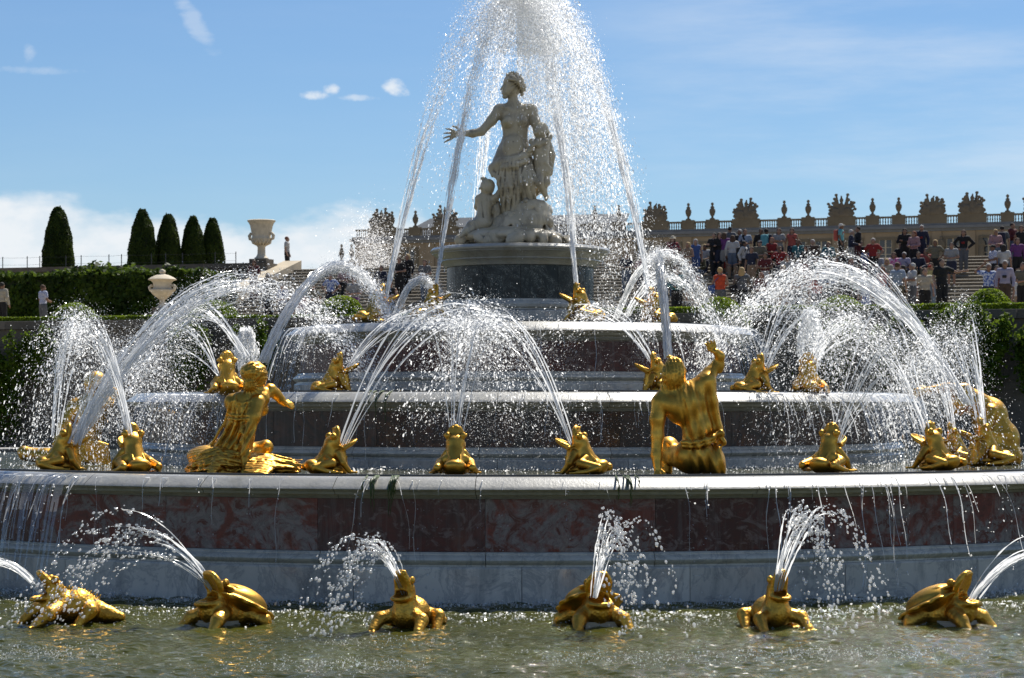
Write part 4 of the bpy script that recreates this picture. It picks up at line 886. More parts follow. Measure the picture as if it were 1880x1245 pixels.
def lizard(front):
    V = Vox((-.62, -.44, -.08), (.58, .44, .68), 0.0095)
    hz = .09 if front else 0.0; tl = 18 if front else 40
    V.chain([(.10, 0, .16), (-.12, 0, .17), (-.32, 0, .11)], [.15, .16, .11], .05); V.chain([(-.32, 0, .10), (-.42, .06, .08), (-.52, .16, .06)], [.095, .08, .045], .04)
    V.chain([(.10, 0, .20), (.12, 0, .34+hz)], [.135, .11], .05)
    V.ell((.185, 0, .425+hz), (.05, .095, .135), (0, tl, 0), k=.03); c = Matrix.Rotation(R(tl), 3, 'Y') @ Vector((0, 0, .115)); V.cap((.185+c[0], -.04, .425+hz+c[2]), (.185+c[0], .04, .425+hz+c[2]), .024, .024, .02)
    V.ell((.225, 0, .265+hz), (.135, .105, .042), (0, 6, 0), k=.03); V.ell((.24, 0, .303+hz), (.112, .078, .036), (0, 6, 0), k=.008, op='s'); V.ell((.235, 0, .405+hz), (.036, .072, .115), (0, tl, 0), k=.008, op='s')
    for q in range(13):
        t = q/12; x = .05-t*.38; z = .33-.10*t*t-.0*t; V.cap((x, 0, z), (x-.03, 0, z+.045), .016, .007, .012)
    for s in (-1, 1):
        V.ell((.125, s*.085, .445+hz), (.042, .033, .042), k=.012)
        V.chain([(.10, s*.10, .16), (.22, s*.24, .13), (.36, s*.26, .02)], [.085, .068, .05], .03)
        for q in (-.06, 0, .06): V.cap((.36, s*.26, .012), (.44, s*.27+q, .005), .022, .012, .012)
        V.chain([(-.22, s*.10, .14), (-.18, s*.25, .14), (-.06, s*.28, .02)], [.09, .07, .05], .03)
        for q in (-.05, 0, .05): V.cap((-.06, s*.28, .012), (.02, s*.29+q, .005), .02, .012, .012)
    return V.mesh('lizard')
LZ, LZF = lizard(False), lizard(True)
place('gilded_lizard', LZ, 'scaly_gold', 120, 1135, 22.7, 206, 'scaly gilded lizard facing left in the pool at the left edge', 'lizard statue', 'gilded animals in the pool').location.z = 0.0
place('gilded_lizard', LZF, 'scaly_gold', 752, 1150, 22.3, -112, 'scaly gilded lizard facing the viewer in the pool, left of centre', 'lizard statue', 'gilded animals in the pool', 0.92).location.z = -0.02
place('gilded_lizard', LZF, 'scaly_gold', 1418, 1148, 22.4, -72, 'scaly gilded lizard in the pool between the two right turtles', 'lizard statue', 'gilded animals in the pool', 0.92).location.z = -0.02
# ------------------------------------------------------------------ planting
def leaves_np(P, Nrm, size, rng, flat=0.35, asp=1.6):
    """one small quad per point, tilted round its normal"""
    n = len(P); d = Nrm+rng.normal(0, flat, (n, 3)); d /= np.linalg.norm(d, axis=1)[:, None]+1e-9
    r = rng.normal(0, 1, (n, 3)); t = np.cross(d, r); t /= np.linalg.norm(t, axis=1)[:, None]+1e-9; b = np.cross(d, t)
    s = size*rng.uniform(0.6, 1.3, (n, 1)); t = t*s*asp*0.5; b = b*s*0.5
    v = np.stack([P-t, P-b*0.9, P+t, P+b*0.9], 1).reshape(-1, 3); f = np.arange(4*n).reshape(n, 4)
    return v, f
def leaf_mesh(name, P, Nrm, size, seed=0, flat=0.35, asp=1.6):
    v, f = leaves_np(np.asarray(P), np.asarray(Nrm), size, np.random.RandomState(seed), flat, asp); return mesh_np(name, v, f)
def lumps(P, seed, amp, sc):
    rng = np.random.RandomState(seed); o = np.zeros(len(P))
    for k in range(7):
        q = rng.normal(0, sc*(1+k*0.35), 3); o += np.sin(P@q+rng.uniform(0, 6.28))/(1+k*0.3)
    return o*amp/2.5
# clipped yew cones
def cone_prof(t): return 0.74*np.clip(1-(0.975*t)**1.85, 0, 1)**0.64*(1-0.05*(1-t)**4)
def yew(seed):
    rng = np.random.RandomState(seed); n = 11000; t = rng.rand(n)**1.25; a = rng.uniform(0, 6.2832, n); H = 2.1
    r = cone_prof(t); P = np.stack([r*np.cos(a), r*np.sin(a), 0.10+t*H], 1); Nn = np.stack([np.cos(a), np.sin(a), 0.25+0.8*t*t], 1)
    P += (lumps(P, seed, 0.035, 4.0)+rng.normal(0, 0.012, n))[:, None]*Nn
    crown = leaf_mesh('crown', P, Nn, 0.055, seed, 0.7)
    core = MB().lathe([(max(0.005, float(cone_prof(q))-0.05), 0.10+q*2.06) for q in np.linspace(0, 1, 14)], 20).mesh('crown_core', smooth=True)
    return crown, core
tr_m = MB().lathe([(0.10, -0.1), (0.08, 0.3), (0.05, 1.4), (0.02, 1.8)], 8).mesh('trunk', smooth=True)
yc = [yew(1), yew(2)]
for i, (px, top, bot, w, lab) in enumerate(((107, 380, 470, 1.0, 'clipped yew cone standing alone on the far left terrace'), (262, 385, 470, 0.93, 'clipped yew cone, first and largest of the row of four'), (309, 393, 472, 0.86, 'clipped yew cone, second from left in the row of four'), (354, 398, 474, 0.84, 'clipped yew cone, third from left in the row of four'), (390, 400, 484, 0.80, 'clipped yew cone, last of the row of four, nearest the urn'))):
    b = B_LW+3.2+i*0.9; Y = Y_of(px, b); p = bk(a_of(px, b), b, Z_TOP)
    sc = (bot-top)*Y/F/2.2
    r_ = tag(empty('topiary_yew', p, i*1.3), lab, 'topiary', 'clipped yew cones'); r_.scale = (w*1.08, w*1.08, (CAMZ+(HORIZON-top)*Y/F-Z_TOP)/2.2)
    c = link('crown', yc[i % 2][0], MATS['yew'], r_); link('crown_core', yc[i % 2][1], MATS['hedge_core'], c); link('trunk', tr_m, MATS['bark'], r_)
# box-shaped hedges
def hedge(name, a0, a1, b0, b1, z0, z1, size, mat, label, dens=260, amp=0.06, seed=0, ragged=0.0):
    rng = np.random.RandomState(seed); L = a1-a0; D = b1-b0; H = z1-z0; parts = []
    for (n, fn, nr) in ((int(L*H*dens), lambda n: np.stack([a0+L*rng.rand(n), np.full(n, b0), z0+H*rng.rand(n)], 1), (0, -1, 0.15)), (int(L*D*dens*1.2), lambda n: np.stack([a0+L*rng.rand(n), b0+D*rng.rand(n), np.full(n, z1)], 1), (0, -0.2, 1)), (int(D*H*dens), lambda n: np.stack([np.full(n, a1), b0+D*rng.rand(n), z0+H*rng.rand(n)], 1), (1, 0, 0))):
        P = fn(n); N = np.tile(np.array(nr, float), (n, 1)); P = P+(lumps(P, seed+3, amp, 2.2)+rng.normal(0, amp*0.35, n))[:, None]*N
        if ragged: P[:, 2] += np.where(P[:, 2] > z1-0.35, np.abs(rng.normal(0, ragged, n))*(0.4+np.clip(lumps(P, seed+9, 1.0, 1.1), 0, 1)), 0)
        parts.append((P, N))
    P = np.concatenate([p for p, _ in parts]); N = np.concatenate([q for _, q in parts])
    r_ = tag(empty(name, (0, 0, 0)), label, 'hedge'); r_.matrix_world = BM
    f = link('foliage', leaf_mesh('foliage', P, N, size, seed, 0.6), MATS[mat], r_)
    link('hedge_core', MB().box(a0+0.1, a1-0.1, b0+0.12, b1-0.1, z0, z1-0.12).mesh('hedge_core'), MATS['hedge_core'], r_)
    return r_
aL = a_of(-60, 19); aR = a_of(425, 21)
hedge('tall_hedge', aL, aR, 18.0, 21.5, Z_MID, 7.55, 0.16, 'beech', 'tall dark green hedge with sunlit top below the yew cones', 240, 0.12, 4, 0.16)
hedge('low_hedge', a_of(-40, 1.5), a_of(330, 1.5), 1.0, 1.9, Z_MID-0.3, 5.10, 0.055, 'box_leaf', 'low clipped box hedge at the left, below the stone jar', 1500, 0.03, 6)
hedge('low_hedge', a_of(330, 1.5), a_of(935, 1.5), 1.0, 1.9, Z_MID-0.3, 5.04, 0.055, 'box_leaf', 'low clipped box hedge behind the left jets, up to the drum', 1300, 0.03, 7)
hedge('low_hedge', a_of(935, 1.5), a_of(1940, 1.5), 1.0, 1.9, Z_MID-0.3, 5.14, 0.055, 'box_leaf', 'low clipped box hedge along the foot of the crowded right steps', 1300, 0.03, 8)
# clipped domes standing on the hedge line
def dome(seed):
    rng = np.random.RandomState(seed); n = 9000; z = rng.rand(n); a = rng.uniform(0, 6.2832, n); r = np.sqrt(1-z*z)
    N = np.stack([r*np.cos(a), r*np.sin(a), z], 1); P = N*np.array([0.78, 0.78, 0.74])*(1+0.04*lumps(N*3, seed, 1, 1))[:, None]+rng.normal(0, 0.012, (n, 3))
    return leaf_mesh('foliage', P, N, 0.055, seed, 0.65)
dms = [dome(1), dome(2)]; dcore = MB().lathe([(0.72, -0.3), (0.72, 0), (0.66, 0.3), (0.48, 0.52), (0.25, 0.65), (0.01, 0.69)], 18).mesh('shrub_core', smooth=True); stem = MB().lathe([(0.05, -0.6), (0.04, 0.3)], 7).mesh('stem')
for i, (px, w, top, lab) in enumerate(((136, 88, 558, 'clipped box dome left of the stone jar'), (393, 92, 553, 'clipped box dome behind the left water arcs'), (626, 86, 545, 'clipped box dome under the big left arc, before the steps'), (1322, 90, 547, 'clipped box dome just below the woman in orange'), (1543, 100, 545, 'clipped box dome behind the right water arcs'), (1815, 92, 532, 'clipped box dome at the right end of the hedge'))):
    b = 2.6; Y = Y_of(px, b); p = bk(a_of(px, b), b, CAMZ+(HORIZON-top)*Y/F-0.74); s = w*Y/F/1.56
    r_ = tag(empty('box_dome', p, i*0.9), lab, 'shrub', 'clipped box domes'); r_.scale = (s, s, 1)
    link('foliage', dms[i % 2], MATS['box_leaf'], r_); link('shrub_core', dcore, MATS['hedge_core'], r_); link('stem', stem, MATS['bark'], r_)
# loose climbers and bushes on the dark wall
def bush(seed, w, h, n, twig=9):
    rng = np.random.RandomState(seed); P = []; N = []; m = MB()
    for k in range(twig):
        x0 = rng.uniform(-0.25, 0.25)*w; tip = np.array([rng.uniform(-0.5, 0.5)*w, rng.uniform(-0.35, 0.0), h*rng.uniform(0.55, 1.0)])
        m.tube([(x0*0.5, 0, 0), ((x0+tip[0])/2, -0.1, tip[2]*0.55), tuple(tip)], [0.022, 0.016, 0.006], 5)
        c = int(n/twig); t = rng.rand(c)**0.7; base = np.array([x0*0.5, 0, 0]); mid = np.array([(x0+tip[0])/2, -0.1, tip[2]*0.55])
        q = (1-t)[:, None]**2*base+2*((1-t)*t)[:, None]*mid+(t*t)[:, None]*tip
        sp = 0.20*(1.15-t*0.75)[:, None]*w/1.5; P.append(q+rng.normal(0, 1, (c, 3))*sp*np.array([1, 0.6, 1])); N.append(rng.normal(0, 1, (c, 3))*0.6+np.array([0, -0.7, 0.7]))
    return leaf_mesh('foliage', np.concatenate(P), np.concatenate(N), 0.095, seed, 0.7), m.mesh('stem', smooth=True)
for i, (px, foot, top, w, n, b, lab) in enumerate(((8, 800, 608, 2.0, 3600, -0.5, 'leafy climber on the dark wall at the left edge'), (80, 690, 596, 1.5, 2200, -0.4, 'leafy climber below the left box dome'), (350, 700, 592, 1.9, 3600, -0.5, 'leafy bush seen through the left fan of water'), (470, 680, 590, 1.7, 2600, -0.5, 'leafy bush left of the upper basin'),
        (1330, 640, 566, 1.7, 2600, -0.5, 'leafy bush right of the upper basin rim'), (1520, 680, 585, 2.0, 3000, -0.4, 'leafy bush behind the right frothing water'), (1640, 690, 575, 1.6, 2600, -0.5, 'leafy bush between the right arcs of water'), (1715, 700, 563, 1.5, 2800, -0.6, 'bright leafy bush left of the right end dome'), (1800, 710, 558, 1.7, 3200, -0.6, 'bright leafy bush right beneath the right end dome'), (1888, 720, 600, 1.2, 1600, -0.6, 'leafy climber on the wall at the right edge'))):
    Y = Y_of(px, b); zt = CAMZ+(HORIZON-top)*Y/F; zf = CAMZ+(HORIZON-foot)*Y/F
    f_, s_ = bush(20+i, w, zt-zf, n, 8+i % 4)
    r_ = tag(empty('wall_climber', bk(a_of(px, b), b, zf), -PHI), lab, 'bush', 'leafy bushes on the retaining wall')
    link('foliage', f_, MATS['climber'], r_); link('stem', s_, MATS['bark'], r_)
# ------------------------------------------------------------------ stone vases, fence, notice
def vase(px, top, bot, b, prof, handles, lab, ped):
    Y = Y_of(px, b); s = Y/F; zt = CAMZ+(HORIZON-top)*s; zb = CAMZ+(HORIZON-bot)*s; H = zt-zb
    r_ = tag(empty('stone_vase', bk(a_of(px, b), b, zb), -PHI), lab, 'vase')
    link('bowl', MB().lathe([(x*s, z*H) for x, z in prof], 36).mesh('bowl', auto=50), MATS['urn_stone'], r_)
    for sg in (-1, 1):
        m = MB(); m.tube([(sg*q*s, 0, z*H) for q, z in handles], [2.2*s, 3.0*s, 3.2*s, 2.8*s, 2.0*s][:len(handles)], 8); link('handle', m.mesh('handle', smooth=True), MATS['urn_stone'], r_)
    for sg in range(14):      # gadroons on the bowl
        a = sg/14*6.283; m = MB(); m.tube([(math.cos(a)*r*s, math.sin(a)*r*s, z*H) for r, z in ((9, .36), (15.5, .42), (18.3, .48))], [1.6*s, 2.6*s, 1.0*s], 6); link('gadroon', m.mesh('gadroon', smooth=True), MATS['urn_stone'], r_)
    z = 0.0
    for (w, h) in ped:
        link('pedestal_block', MB().box(-w*s, w*s, -w*s, w*s, z-h*s, z-0.002).mesh('pedestal_block'), MATS['pedestal_dark'], r_); z -= h*s
vase(480, 404, 476, 27.0, [(13, 0), (13, .03), (10, .06), (7.5, .12), (7, .3), (8.5, .33), (9, .345), (9, .36), (15.5, .42), (19, .50), (19, .53), (17, .57), (17.5, .62), (19, .72), (21, .86), (23.5, .93), (26, .965), (26, .985), (24, 1.0), (18, .97), (4, .8)], [(19, .50), (23, .52), (24, .60), (21, .66), (18, .64)], 'tall open stone vase on a pedestal at the head of the stair wall', [(17, 8), (22, 16)])
vase(298, 494, 565, 12.0, [(12, -.06), (12, 0), (7, .06), (5, .12), (5, .2), (9, .25), (18, .35), (23, .44), (23, .46), (17, .50), (16, .54), (17, .64), (20, .69), (26, .72), (26, .735), (20, .79), (12, .84), (6, .86), (4, .88), (6, .92), (5, .97), (0.5, 1.0)], [(20, .42), (24, .46), (26, .54), (22, .58), (19, .55)], 'lidded stone jar standing before the tall hedge', [(14, 10), (18, 40)])
fen = tag(empty('wire_fence', (0, 0, 0)), 'thin wire fence with dark posts along the left terrace edge', 'fence'); fen.matrix_world = BM
pp = MB().tube([(0, 0, 0), (0, 0, 1.0)], 0.022, 6).mesh('post'); fa = []
for px in (5, 50, 73, 121, 149, 200, 223, 278, 304, 335, 395, 433):
    b = B_LW+1.2; a = a_of(px, b); fa.append(a); link('post', pp, MATS['dark_metal'], fen, (a, b, Z_TOP-0.05), scale=(1, 1, 0.95 if px % 3 else 0.62))
for z in (0.84, 0.5): link('wire', MB().tube([(fa[0]-4, B_LW+1.2, Z_TOP+z)]+[(a, B_LW+1.2, Z_TOP+z-0.02*(i % 2)) for i, a in enumerate(fa)], 0.006, 4).mesh('wire'), MATS['dark_metal'], fen)
nb = tag(empty('notice_board', bk(a_of(160, B_LW+2), B_LW+2, Z_TOP)), 'small dark notice board behind the left fence', 'sign')
link('board', MB().box(-.14, .14, -.02, .02, .18, .42).mesh('board'), MATS['dark_metal'], nb); link('stake', MB().tube([(0, .03, 0), (0, .03, .3)], .02, 6).mesh('stake'), MATS['dark_metal'], nb)
# ------------------------------------------------------------------ water jets
WR = np.random.RandomState(21)
OCT_V = np.array([(1, 0, 0), (-1, 0, 0), (0, 1, 0), (0, -1, 0), (0, 0, 1), (0, 0, -1)], float)
OCT_F = np.array([(0, 2, 4), (2, 1, 4), (1, 3, 4), (3, 0, 4), (2, 0, 5), (1, 2, 5), (3, 1, 5), (0, 3, 5)])
_p = (1+5**.5)/2
ICO_V = np.array([(-1, _p, 0), (1, _p, 0), (-1, -_p, 0), (1, -_p, 0), (0, -1, _p), (0, 1, _p), (0, -1, -_p), (0, 1, -_p), (_p, 0, -1), (_p, 0, 1), (-_p, 0, -1), (-_p, 0, 1)], float)/math.sqrt(1+_p*_p)
ICO_F = np.array([(0, 11, 5), (0, 5, 1), (0, 1, 7), (0, 7, 10), (0, 10, 11), (1, 5, 9), (5, 11, 4), (11, 10, 2), (10, 7, 6), (7, 1, 8), (3, 9, 4), (3, 4, 2), (3, 2, 6), (3, 6, 8), (3, 8, 9), (4, 9, 5), (2, 4, 11), (6, 2, 10), (8, 6, 7), (9, 8, 1)])
FL_V = np.array([(1, 0, 0.25), (0, 1, -0.2), (-1, 0, 0.25), (0, -1, -0.2)], float); FL_F = np.array([(0, 1, 2, 3)])
def drop_arrays(P, r, ico=False, stretch=None):
    """drops: rounded beads close to us, bent flakes of water in the spray further off"""
    B, Fc = (ICO_V, ICO_F) if ico else (FL_V, FL_F); n = len(P)
    v = B[None]*(r[:, None, None]*WR.uniform(0.75, 1.25, (n, 1, 3)))
    if not ico:                                   # tumble each flake
        q = WR.normal(0, 1, (n, 4)); q /= np.linalg.norm(q, axis=1)[:, None]; w, x, y, z = q.T
        M = np.stack([1-2*(y*y+z*z), 2*(x*y-w*z), 2*(x*z+w*y), 2*(x*y+w*z), 1-2*(x*x+z*z), 2*(y*z-w*x), 2*(x*z-w*y), 2*(y*z+w*x), 1-2*(x*x+y*y)], -1).reshape(n, 3, 3)
        v = np.einsum('nij,nkj->nki', M, v)
    if stretch is not None:                       # drawn out along the direction of flight
        d = stretch/(np.linalg.norm(stretch, axis=1)[:, None]+1e-9); al = np.einsum('nkj,nj->nk', v, d); v = v+al[:, :, None]*d[:, None, :]*(WR.uniform(0.1, 0.8, (n, 1, 1)) if ico else WR.uniform(0.2, 2.2, (n, 1, 1)))
    v = (v+P[:, None, :]).reshape(-1, 3); k = Fc.shape[1]; f = (Fc[None]+(np.arange(n)*len(B))[:, None, None]).reshape(-1, k)
    return v, f
def drop_mesh(name, P, r, ico=False, stretch=None):
    v, f = drop_arrays(np.asarray(P), np.asarray(r), ico, stretch); return mesh_np(name, v, f, True)
def tubes_mesh(name, paths, rads, k=5):
    """strands of water as twisting thin films"""
    VV = []; FF = []; base = 0
    for p, r in zip(paths, rads):
        n = len(p); t = np.gradient(p, axis=0); t /= np.linalg.norm(t, axis=1)[:, None]+1e-9
        ref = np.array([0.37, 0.21, 0.9]) if abs(t[0][2]) < 0.85 else np.array([1., .2, .1])
        u = np.cross(t, ref); u /= np.linalg.norm(u, axis=1)[:, None]+1e-9; w = np.cross(t, u)
        a = WR.uniform(0, 6.28)+np.cumsum(WR.normal(0, .5, n))*.6; d = (u*np.cos(a)[:, None]+w*np.sin(a)[:, None])*r[:, None]; e = (w*np.cos(a)[:, None]-u*np.sin(a)[:, None])*r[:, None]*.5
        v = np.stack([p-d+e, p-e*.6, p+d+e], 1); I = base+np.arange(n*3).reshape(n, 3)
        FF.append(np.stack([I[:-1, :2], I[:-1, 1:], I[1:, 1:], I[1:, :2]], -1).reshape(-1, 4)); VV.append(v.reshape(-1, 3)); base += n*3
    return mesh_np(name, np.concatenate(VV), np.concatenate(FF), True)
def para(S, E, zp):
    d = E[2]-S[2]; h = max(zp-S[2], d+0.02, 0.02); g = (4*h-2*d+math.sqrt(max((4*h-2*d)**2-4*d*d, 0)))/2; return d+g, g
def path(S, E, zp, t):
    a, g = para(S, E, zp); p = S[None]+(E-S)[None]*t[:, None]; p[:, 2] = S[2]+a*t-g*t*t
    v = np.tile(E-S, (len(t), 1)).astype(float); v[:, 2] = a-2*g*t; return p, v
def jet(label, S, E, zp, n=8, r0=0.02, spread=0.25, zs=0.08, rs=0.009, tb=0.45, nd=500, rd=0.012, jit=0.03, tmax=1.15, ico=False, zmin=None, mat='spray_water', wob=0.25, seg=26, nz=0.0):
    S = np.array(S, float); E = np.array(E, float); paths = []; rads = []; DP = []; DV = []; DR = []
    for i in range(n):
        q = WR.normal(0, 1, 3); Si = S+q*r0*np.array([1, 1, 0.3]); Ei = E+WR.normal(0, 1, 3)*spread*np.array([1, 0.7, 0.1])
        # neighbours keep the order in which they leave the nozzle
        Ei[:2] = 0.5*Ei[:2]+0.5*(E[:2]+q[:2]*spread); zi = S[2]+(zp-S[2])*(1+WR.normal(0, zs))
        b = tb*WR.uniform(0.75, 1.2); t = np.linspace(0, min(b, 1.0), seg); p, v = path(Si, Ei, zi, t)
        for _ in range(3):                              # strands weave round each other and fray
            p += (WR.normal(0, 1, 3)[None]*np.sin(t*WR.uniform(9, 40)+WR.uniform(0, 6.28))[:, None])*(nz*(0.25+t*1.3))[:, None]
        ph = WR.uniform(0, 6.28); rr = rs*WR.uniform(0.6, 1.4)*(1+wob*np.sin(t*WR.uniform(60, 130)+ph)+wob*WR.normal(0, .6, len(t)))*np.clip((b-t)/b*3+0.25, 0.25, 1)
        paths.append(p); rads.append(np.maximum(rr, 0.0015))
        m = max(4, int(nd*(1 if ico else 1.3)/n)); td = b*0.55+(tmax-b*0.55)*WR.rand(m)**0.85; p, v = path(Si, Ei, zi, td)
        # drops travel in little clusters
        p += WR.normal(0, 1, (m, 3))*jit*(0.25+td[:, None]*1.1); DP.append(p); DV.append(v); DR.append(rd*np.exp(WR.normal(0, 0.42, m))*(0.8+0.3*td))
    P = np.concatenate(DP); V = np.concatenate(DV); D = np.clip(np.concatenate(DR), rd*0.35, rd*1.7)*(1.0 if ico else 0.72)
    if not ico:
        m = len(P)*2; q = WR.randint(0, len(P), m); P = np.concatenate([P, P[q]+WR.normal(0, 1, (m, 3))*(jit*1.1+.03)]); V = np.concatenate([V, V[q]]); D = np.concatenate([D, WR.uniform(.0016, .0034, m)])
    if zmin is not None: k = P[:, 2] > zmin; P, V, D = P[k], V[k], D[k]
    root = tag(empty('water_jet', tuple(S)), label, 'water jet', 'water jets of the fountain'); off = S
    link('stream', tubes_mesh('stream', [p-off for p in paths], rads), MATS['stream_water'], root)
    tag(link('droplets', drop_mesh('droplets', P-off, D, ico, V), MATS[mat], root), kind='stuff')
    return root
def wp(px, py, Y): return np.array(W(px, py, Y))
def jp(label, s, e, top, Ys, Ye, **kw):
    """start and end as image directions at stated distances; top = image height of the crest"""
    Ym = (Ys+Ye)/2; return jet(label, wp(*s, Ys), wp(*e, Ye), CAMZ+(HORIZON-top)*Ym/F, **kw)
PK = dict(ico=True, mat='drop_water', zmin=0.0)
jp('low jet leaving the frame from the lizard at the left edge', (76, 1088), (-150, 1150), 1030, 22.6, 22.3, n=9, r0=.025, spread=.14, rs=.010, tb=.8, nd=420, rd=.0095, **PK)
jp('long arc of water from the turtle facing left', (392, 1086), (70, 1150), 980, 22.5, 22.2, n=10, r0=.022, spread=.26, zs=.17, rs=.009, tb=.45, nd=1000, rd=.0085, jit=.025, **PK)
jp('beaded arc of water from the lizard left of centre', (742, 1095), (585, 1200), 998, 22.2, 21.3, n=11, r0=.022, spread=.34, zs=.13, rs=.009, tb=.40, nd=900, rd=.0092, jit=.030, **PK)
jp('beaded arc of water from the turtle facing the viewer', (1091, 1096), (1185, 1200), 975, 22.2, 21.5, n=11, r0=.022, spread=.26, zs=.17, rs=.009, tb=.34, nd=900, rd=.0092, jit=.030, **PK)
jp('beaded arc of water from the lizard between the right turtles', (1428, 1085), (1590, 1195), 945, 22.2, 21.4, n=12, r0=.022, spread=.34, zs=.09, rs=.009, tb=.42, nd=900, rd=.0092, jit=.030, **PK)
jp('low jet leaving the frame from the turtle at the right edge', (1785, 1100), (2080, 1160), 1008, 22.5, 22.2, n=10, r0=.025, spread=.16, zs=.14, rs=.010, tb=.7, nd=420, rd=.0095, **PK)
# frogs of the lowest basin
jp('fan of fine jets from the frog beside the gilded woman', (628, 818), (955, 700), 578, 27.0, 28.3, n=9, r0=.025, spread=.30, zs=.10, rs=.0085, tb=.62, nd=1100, rd=.0095, jit=.05)
jp('upright fan of fine jets from the middle frog of the lowest basin', (838, 796), (880, 700), 588, 26.8, 28.4, n=9, r0=.03, spread=.42, zs=.10, rs=.0085, tb=.40, nd=1500, rd=.009, jit=.07)
jp('fan of fine jets from the frog beside the gilded man', (1052, 818), (800, 700), 585, 26.8, 28.3, n=9, r0=.025, spread=.30, zs=.11, rs=.0085, tb=.58, nd=1100, rd=.0095, jit=.05)
jp('spreading fan of jets from the frog right of the gilded man', (1536, 812), (1770, 800), 610, 27.0, 28.4, n=11, r0=.03, spread=.42, zs=.14, rs=.008, tb=.36, nd=1950, rd=.0075, jit=.08)
jp('fan of jets from the frog near the right end of lowest basin', (1704, 815), (1440, 790), 615, 27.8, 29.0, n=11, r0=.03, spread=.42, zs=.14, rs=.008, tb=.36, nd=1950, rd=.0075, jit=.08)
jp('tall plume of water at the right end of lowest basin', (1804, 800), (1690, 760), 612, 28.6, 29.4, n=12, r0=.03, spread=.35, zs=.12, rs=.009, tb=.36, nd=2100, rd=.008, jit=.08)
jp('thin plume behind the small frog on the right', (1752, 815), (1640, 760), 650, 29.8, 30.3, n=8, r0=.03, spread=.3, zs=.12, rs=.008, tb=.4, nd=1500, rd=.009, jit=.06)
jp('tall plume of water at the left end of lowest basin', (100, 800), (160, 800), 598, 27.8, 28.4, n=9, r0=.03, spread=.20, zs=.10, rs=.009, tb=.34, nd=1400, rd=.00855, jit=.05)
jp('tall fan of jets from the frog seen from behind on the left', (243, 800), (70, 780), 596, 27.0, 28.2, n=13, r0=.03, spread=.28, zs=.12, rs=.009, tb=.40, nd=2100, rd=.0085, jit=.06)
jp('long high arc springing from the far left frog', (138, 808), (640, 640), 520, 27.6, 31.0, n=34, r0=.045, spread=.16, zs=.05, rs=.0085, tb=.60, nd=4200, rd=.0095, jit=.07, wob=.45, seg=60, nz=.012)
jp('misty slanting jet at the far left of lowest basin', (140, 815), (330, 760), 660, 27.4, 29.5, n=26, r0=.04, spread=.3, zs=.14, rs=.007, tb=.35, nd=3000, rd=.0075, jit=.10, wob=.45, nz=.012)
# middle basin
jp('fan of jets arching left behind the gilded woman', (452, 655), (250, 700), 570, 30.2, 30.4, n=10, r0=.03, spread=.25, zs=.12, rs=.009, tb=.45, nd=1400, rd=.0085, jit=.05)
jp('second fan of jets further left on the middle basin', (400, 690), (230, 705), 605, 30.2, 30.0, n=9, r0=.03, spread=.35, zs=.22, rs=.008, tb=.40, nd=1400, rd=.0085, jit=.08)
jp('fan of fine jets from the left frog of the middle basin', (634, 682), (880, 640), 583, 30.4, 31.2, n=8, r0=.025, spread=.30, zs=.12, rs=.008, tb=.6, nd=1100, rd=.009, jit=.05)
jp('fan of fine jets behind the head of the gilded man', (1208, 682), (1030, 630), 570, 30.4, 31.2, n=9, r0=.025, spread=.28, zs=.14, rs=.008, tb=.55, nd=900, rd=.009, jit=.05)
jp('spreading fan of jets from the right frog of the middle basin', (1400, 675), (1560, 700), 548, 30.4, 30.6, n=12, r0=.03, spread=.40, zs=.20, rs=.009, tb=.36, nd=2400, rd=.008, jit=.09)
jp('low fan of jets at the right end of the middle basin', (1490, 672), (1680, 730), 590, 30.8, 30.4, n=10, r0=.04, spread=.40, zs=.20, rs=.009, tb=.36, nd=1950, rd=.008, jit=.09)
jp('thick arc of water from the gilded woman to the upper basin', (484, 664), (722, 590), 488, 28.0, 31.8, n=44, r0=.032, spread=.07, zs=.026, rs=.010, tb=.72, nd=3600, rd=.0095, jit=.04, wob=.5, seg=60, nz=.010)
jp('thick upright jet rising from the gilded man', (1228, 656), (1185, 600), 466, 28.0, 31.4, n=38, r0=.028, spread=.06, zs=.03, rs=.010, tb=.50, nd=1950, rd=.008, jit=.06, wob=.5, seg=60, nz=.008)
jp('arc of water falling right from the upper basin', (1130, 585), (1312, 592), 468, 34.6, 33.6, n=24, r0=.03, spread=.08, zs=.04, rs=.008, tb=.65, nd=1600, rd=.010, jit=.04, wob=.45, seg=50, nz=.010)
jp('lower arc of water right of the drum', (1150, 580), (1300, 590), 507, 34.8, 34.0, n=8, r0=.03, spread=.10, zs=.06, rs=.012, tb=.7, nd=800, rd=.012, jit=.05)
jp('small thick arc of water left of the drum', (726, 580), (806, 545), 514, 33.2, 33.4, n=26, r0=.02, spread=.05, zs=.04, rs=.008, tb=.85, nd=900, rd=.010, jit=.03, wob=.45, seg=50, nz=.008)
jp('thick high arc from beyond the right edge to the right steps', (1778, 742), (1330, 620), 500, 29.0, 31.6, n=34, r0=.04, spread=.16, zs=.045, rs=.0085, tb=.58, nd=4200, rd=.0095, jit=.065, wob=.45, seg=60, nz=.012)
jp('upper thinner arc of water before the crowd on the right', (1700, 622), (1385, 590), 460, 29.6, 31.6, n=5, r0=.03, spread=.10, zs=.03, rs=.007, tb=.45, nd=420, rd=.0095, jit=.04)
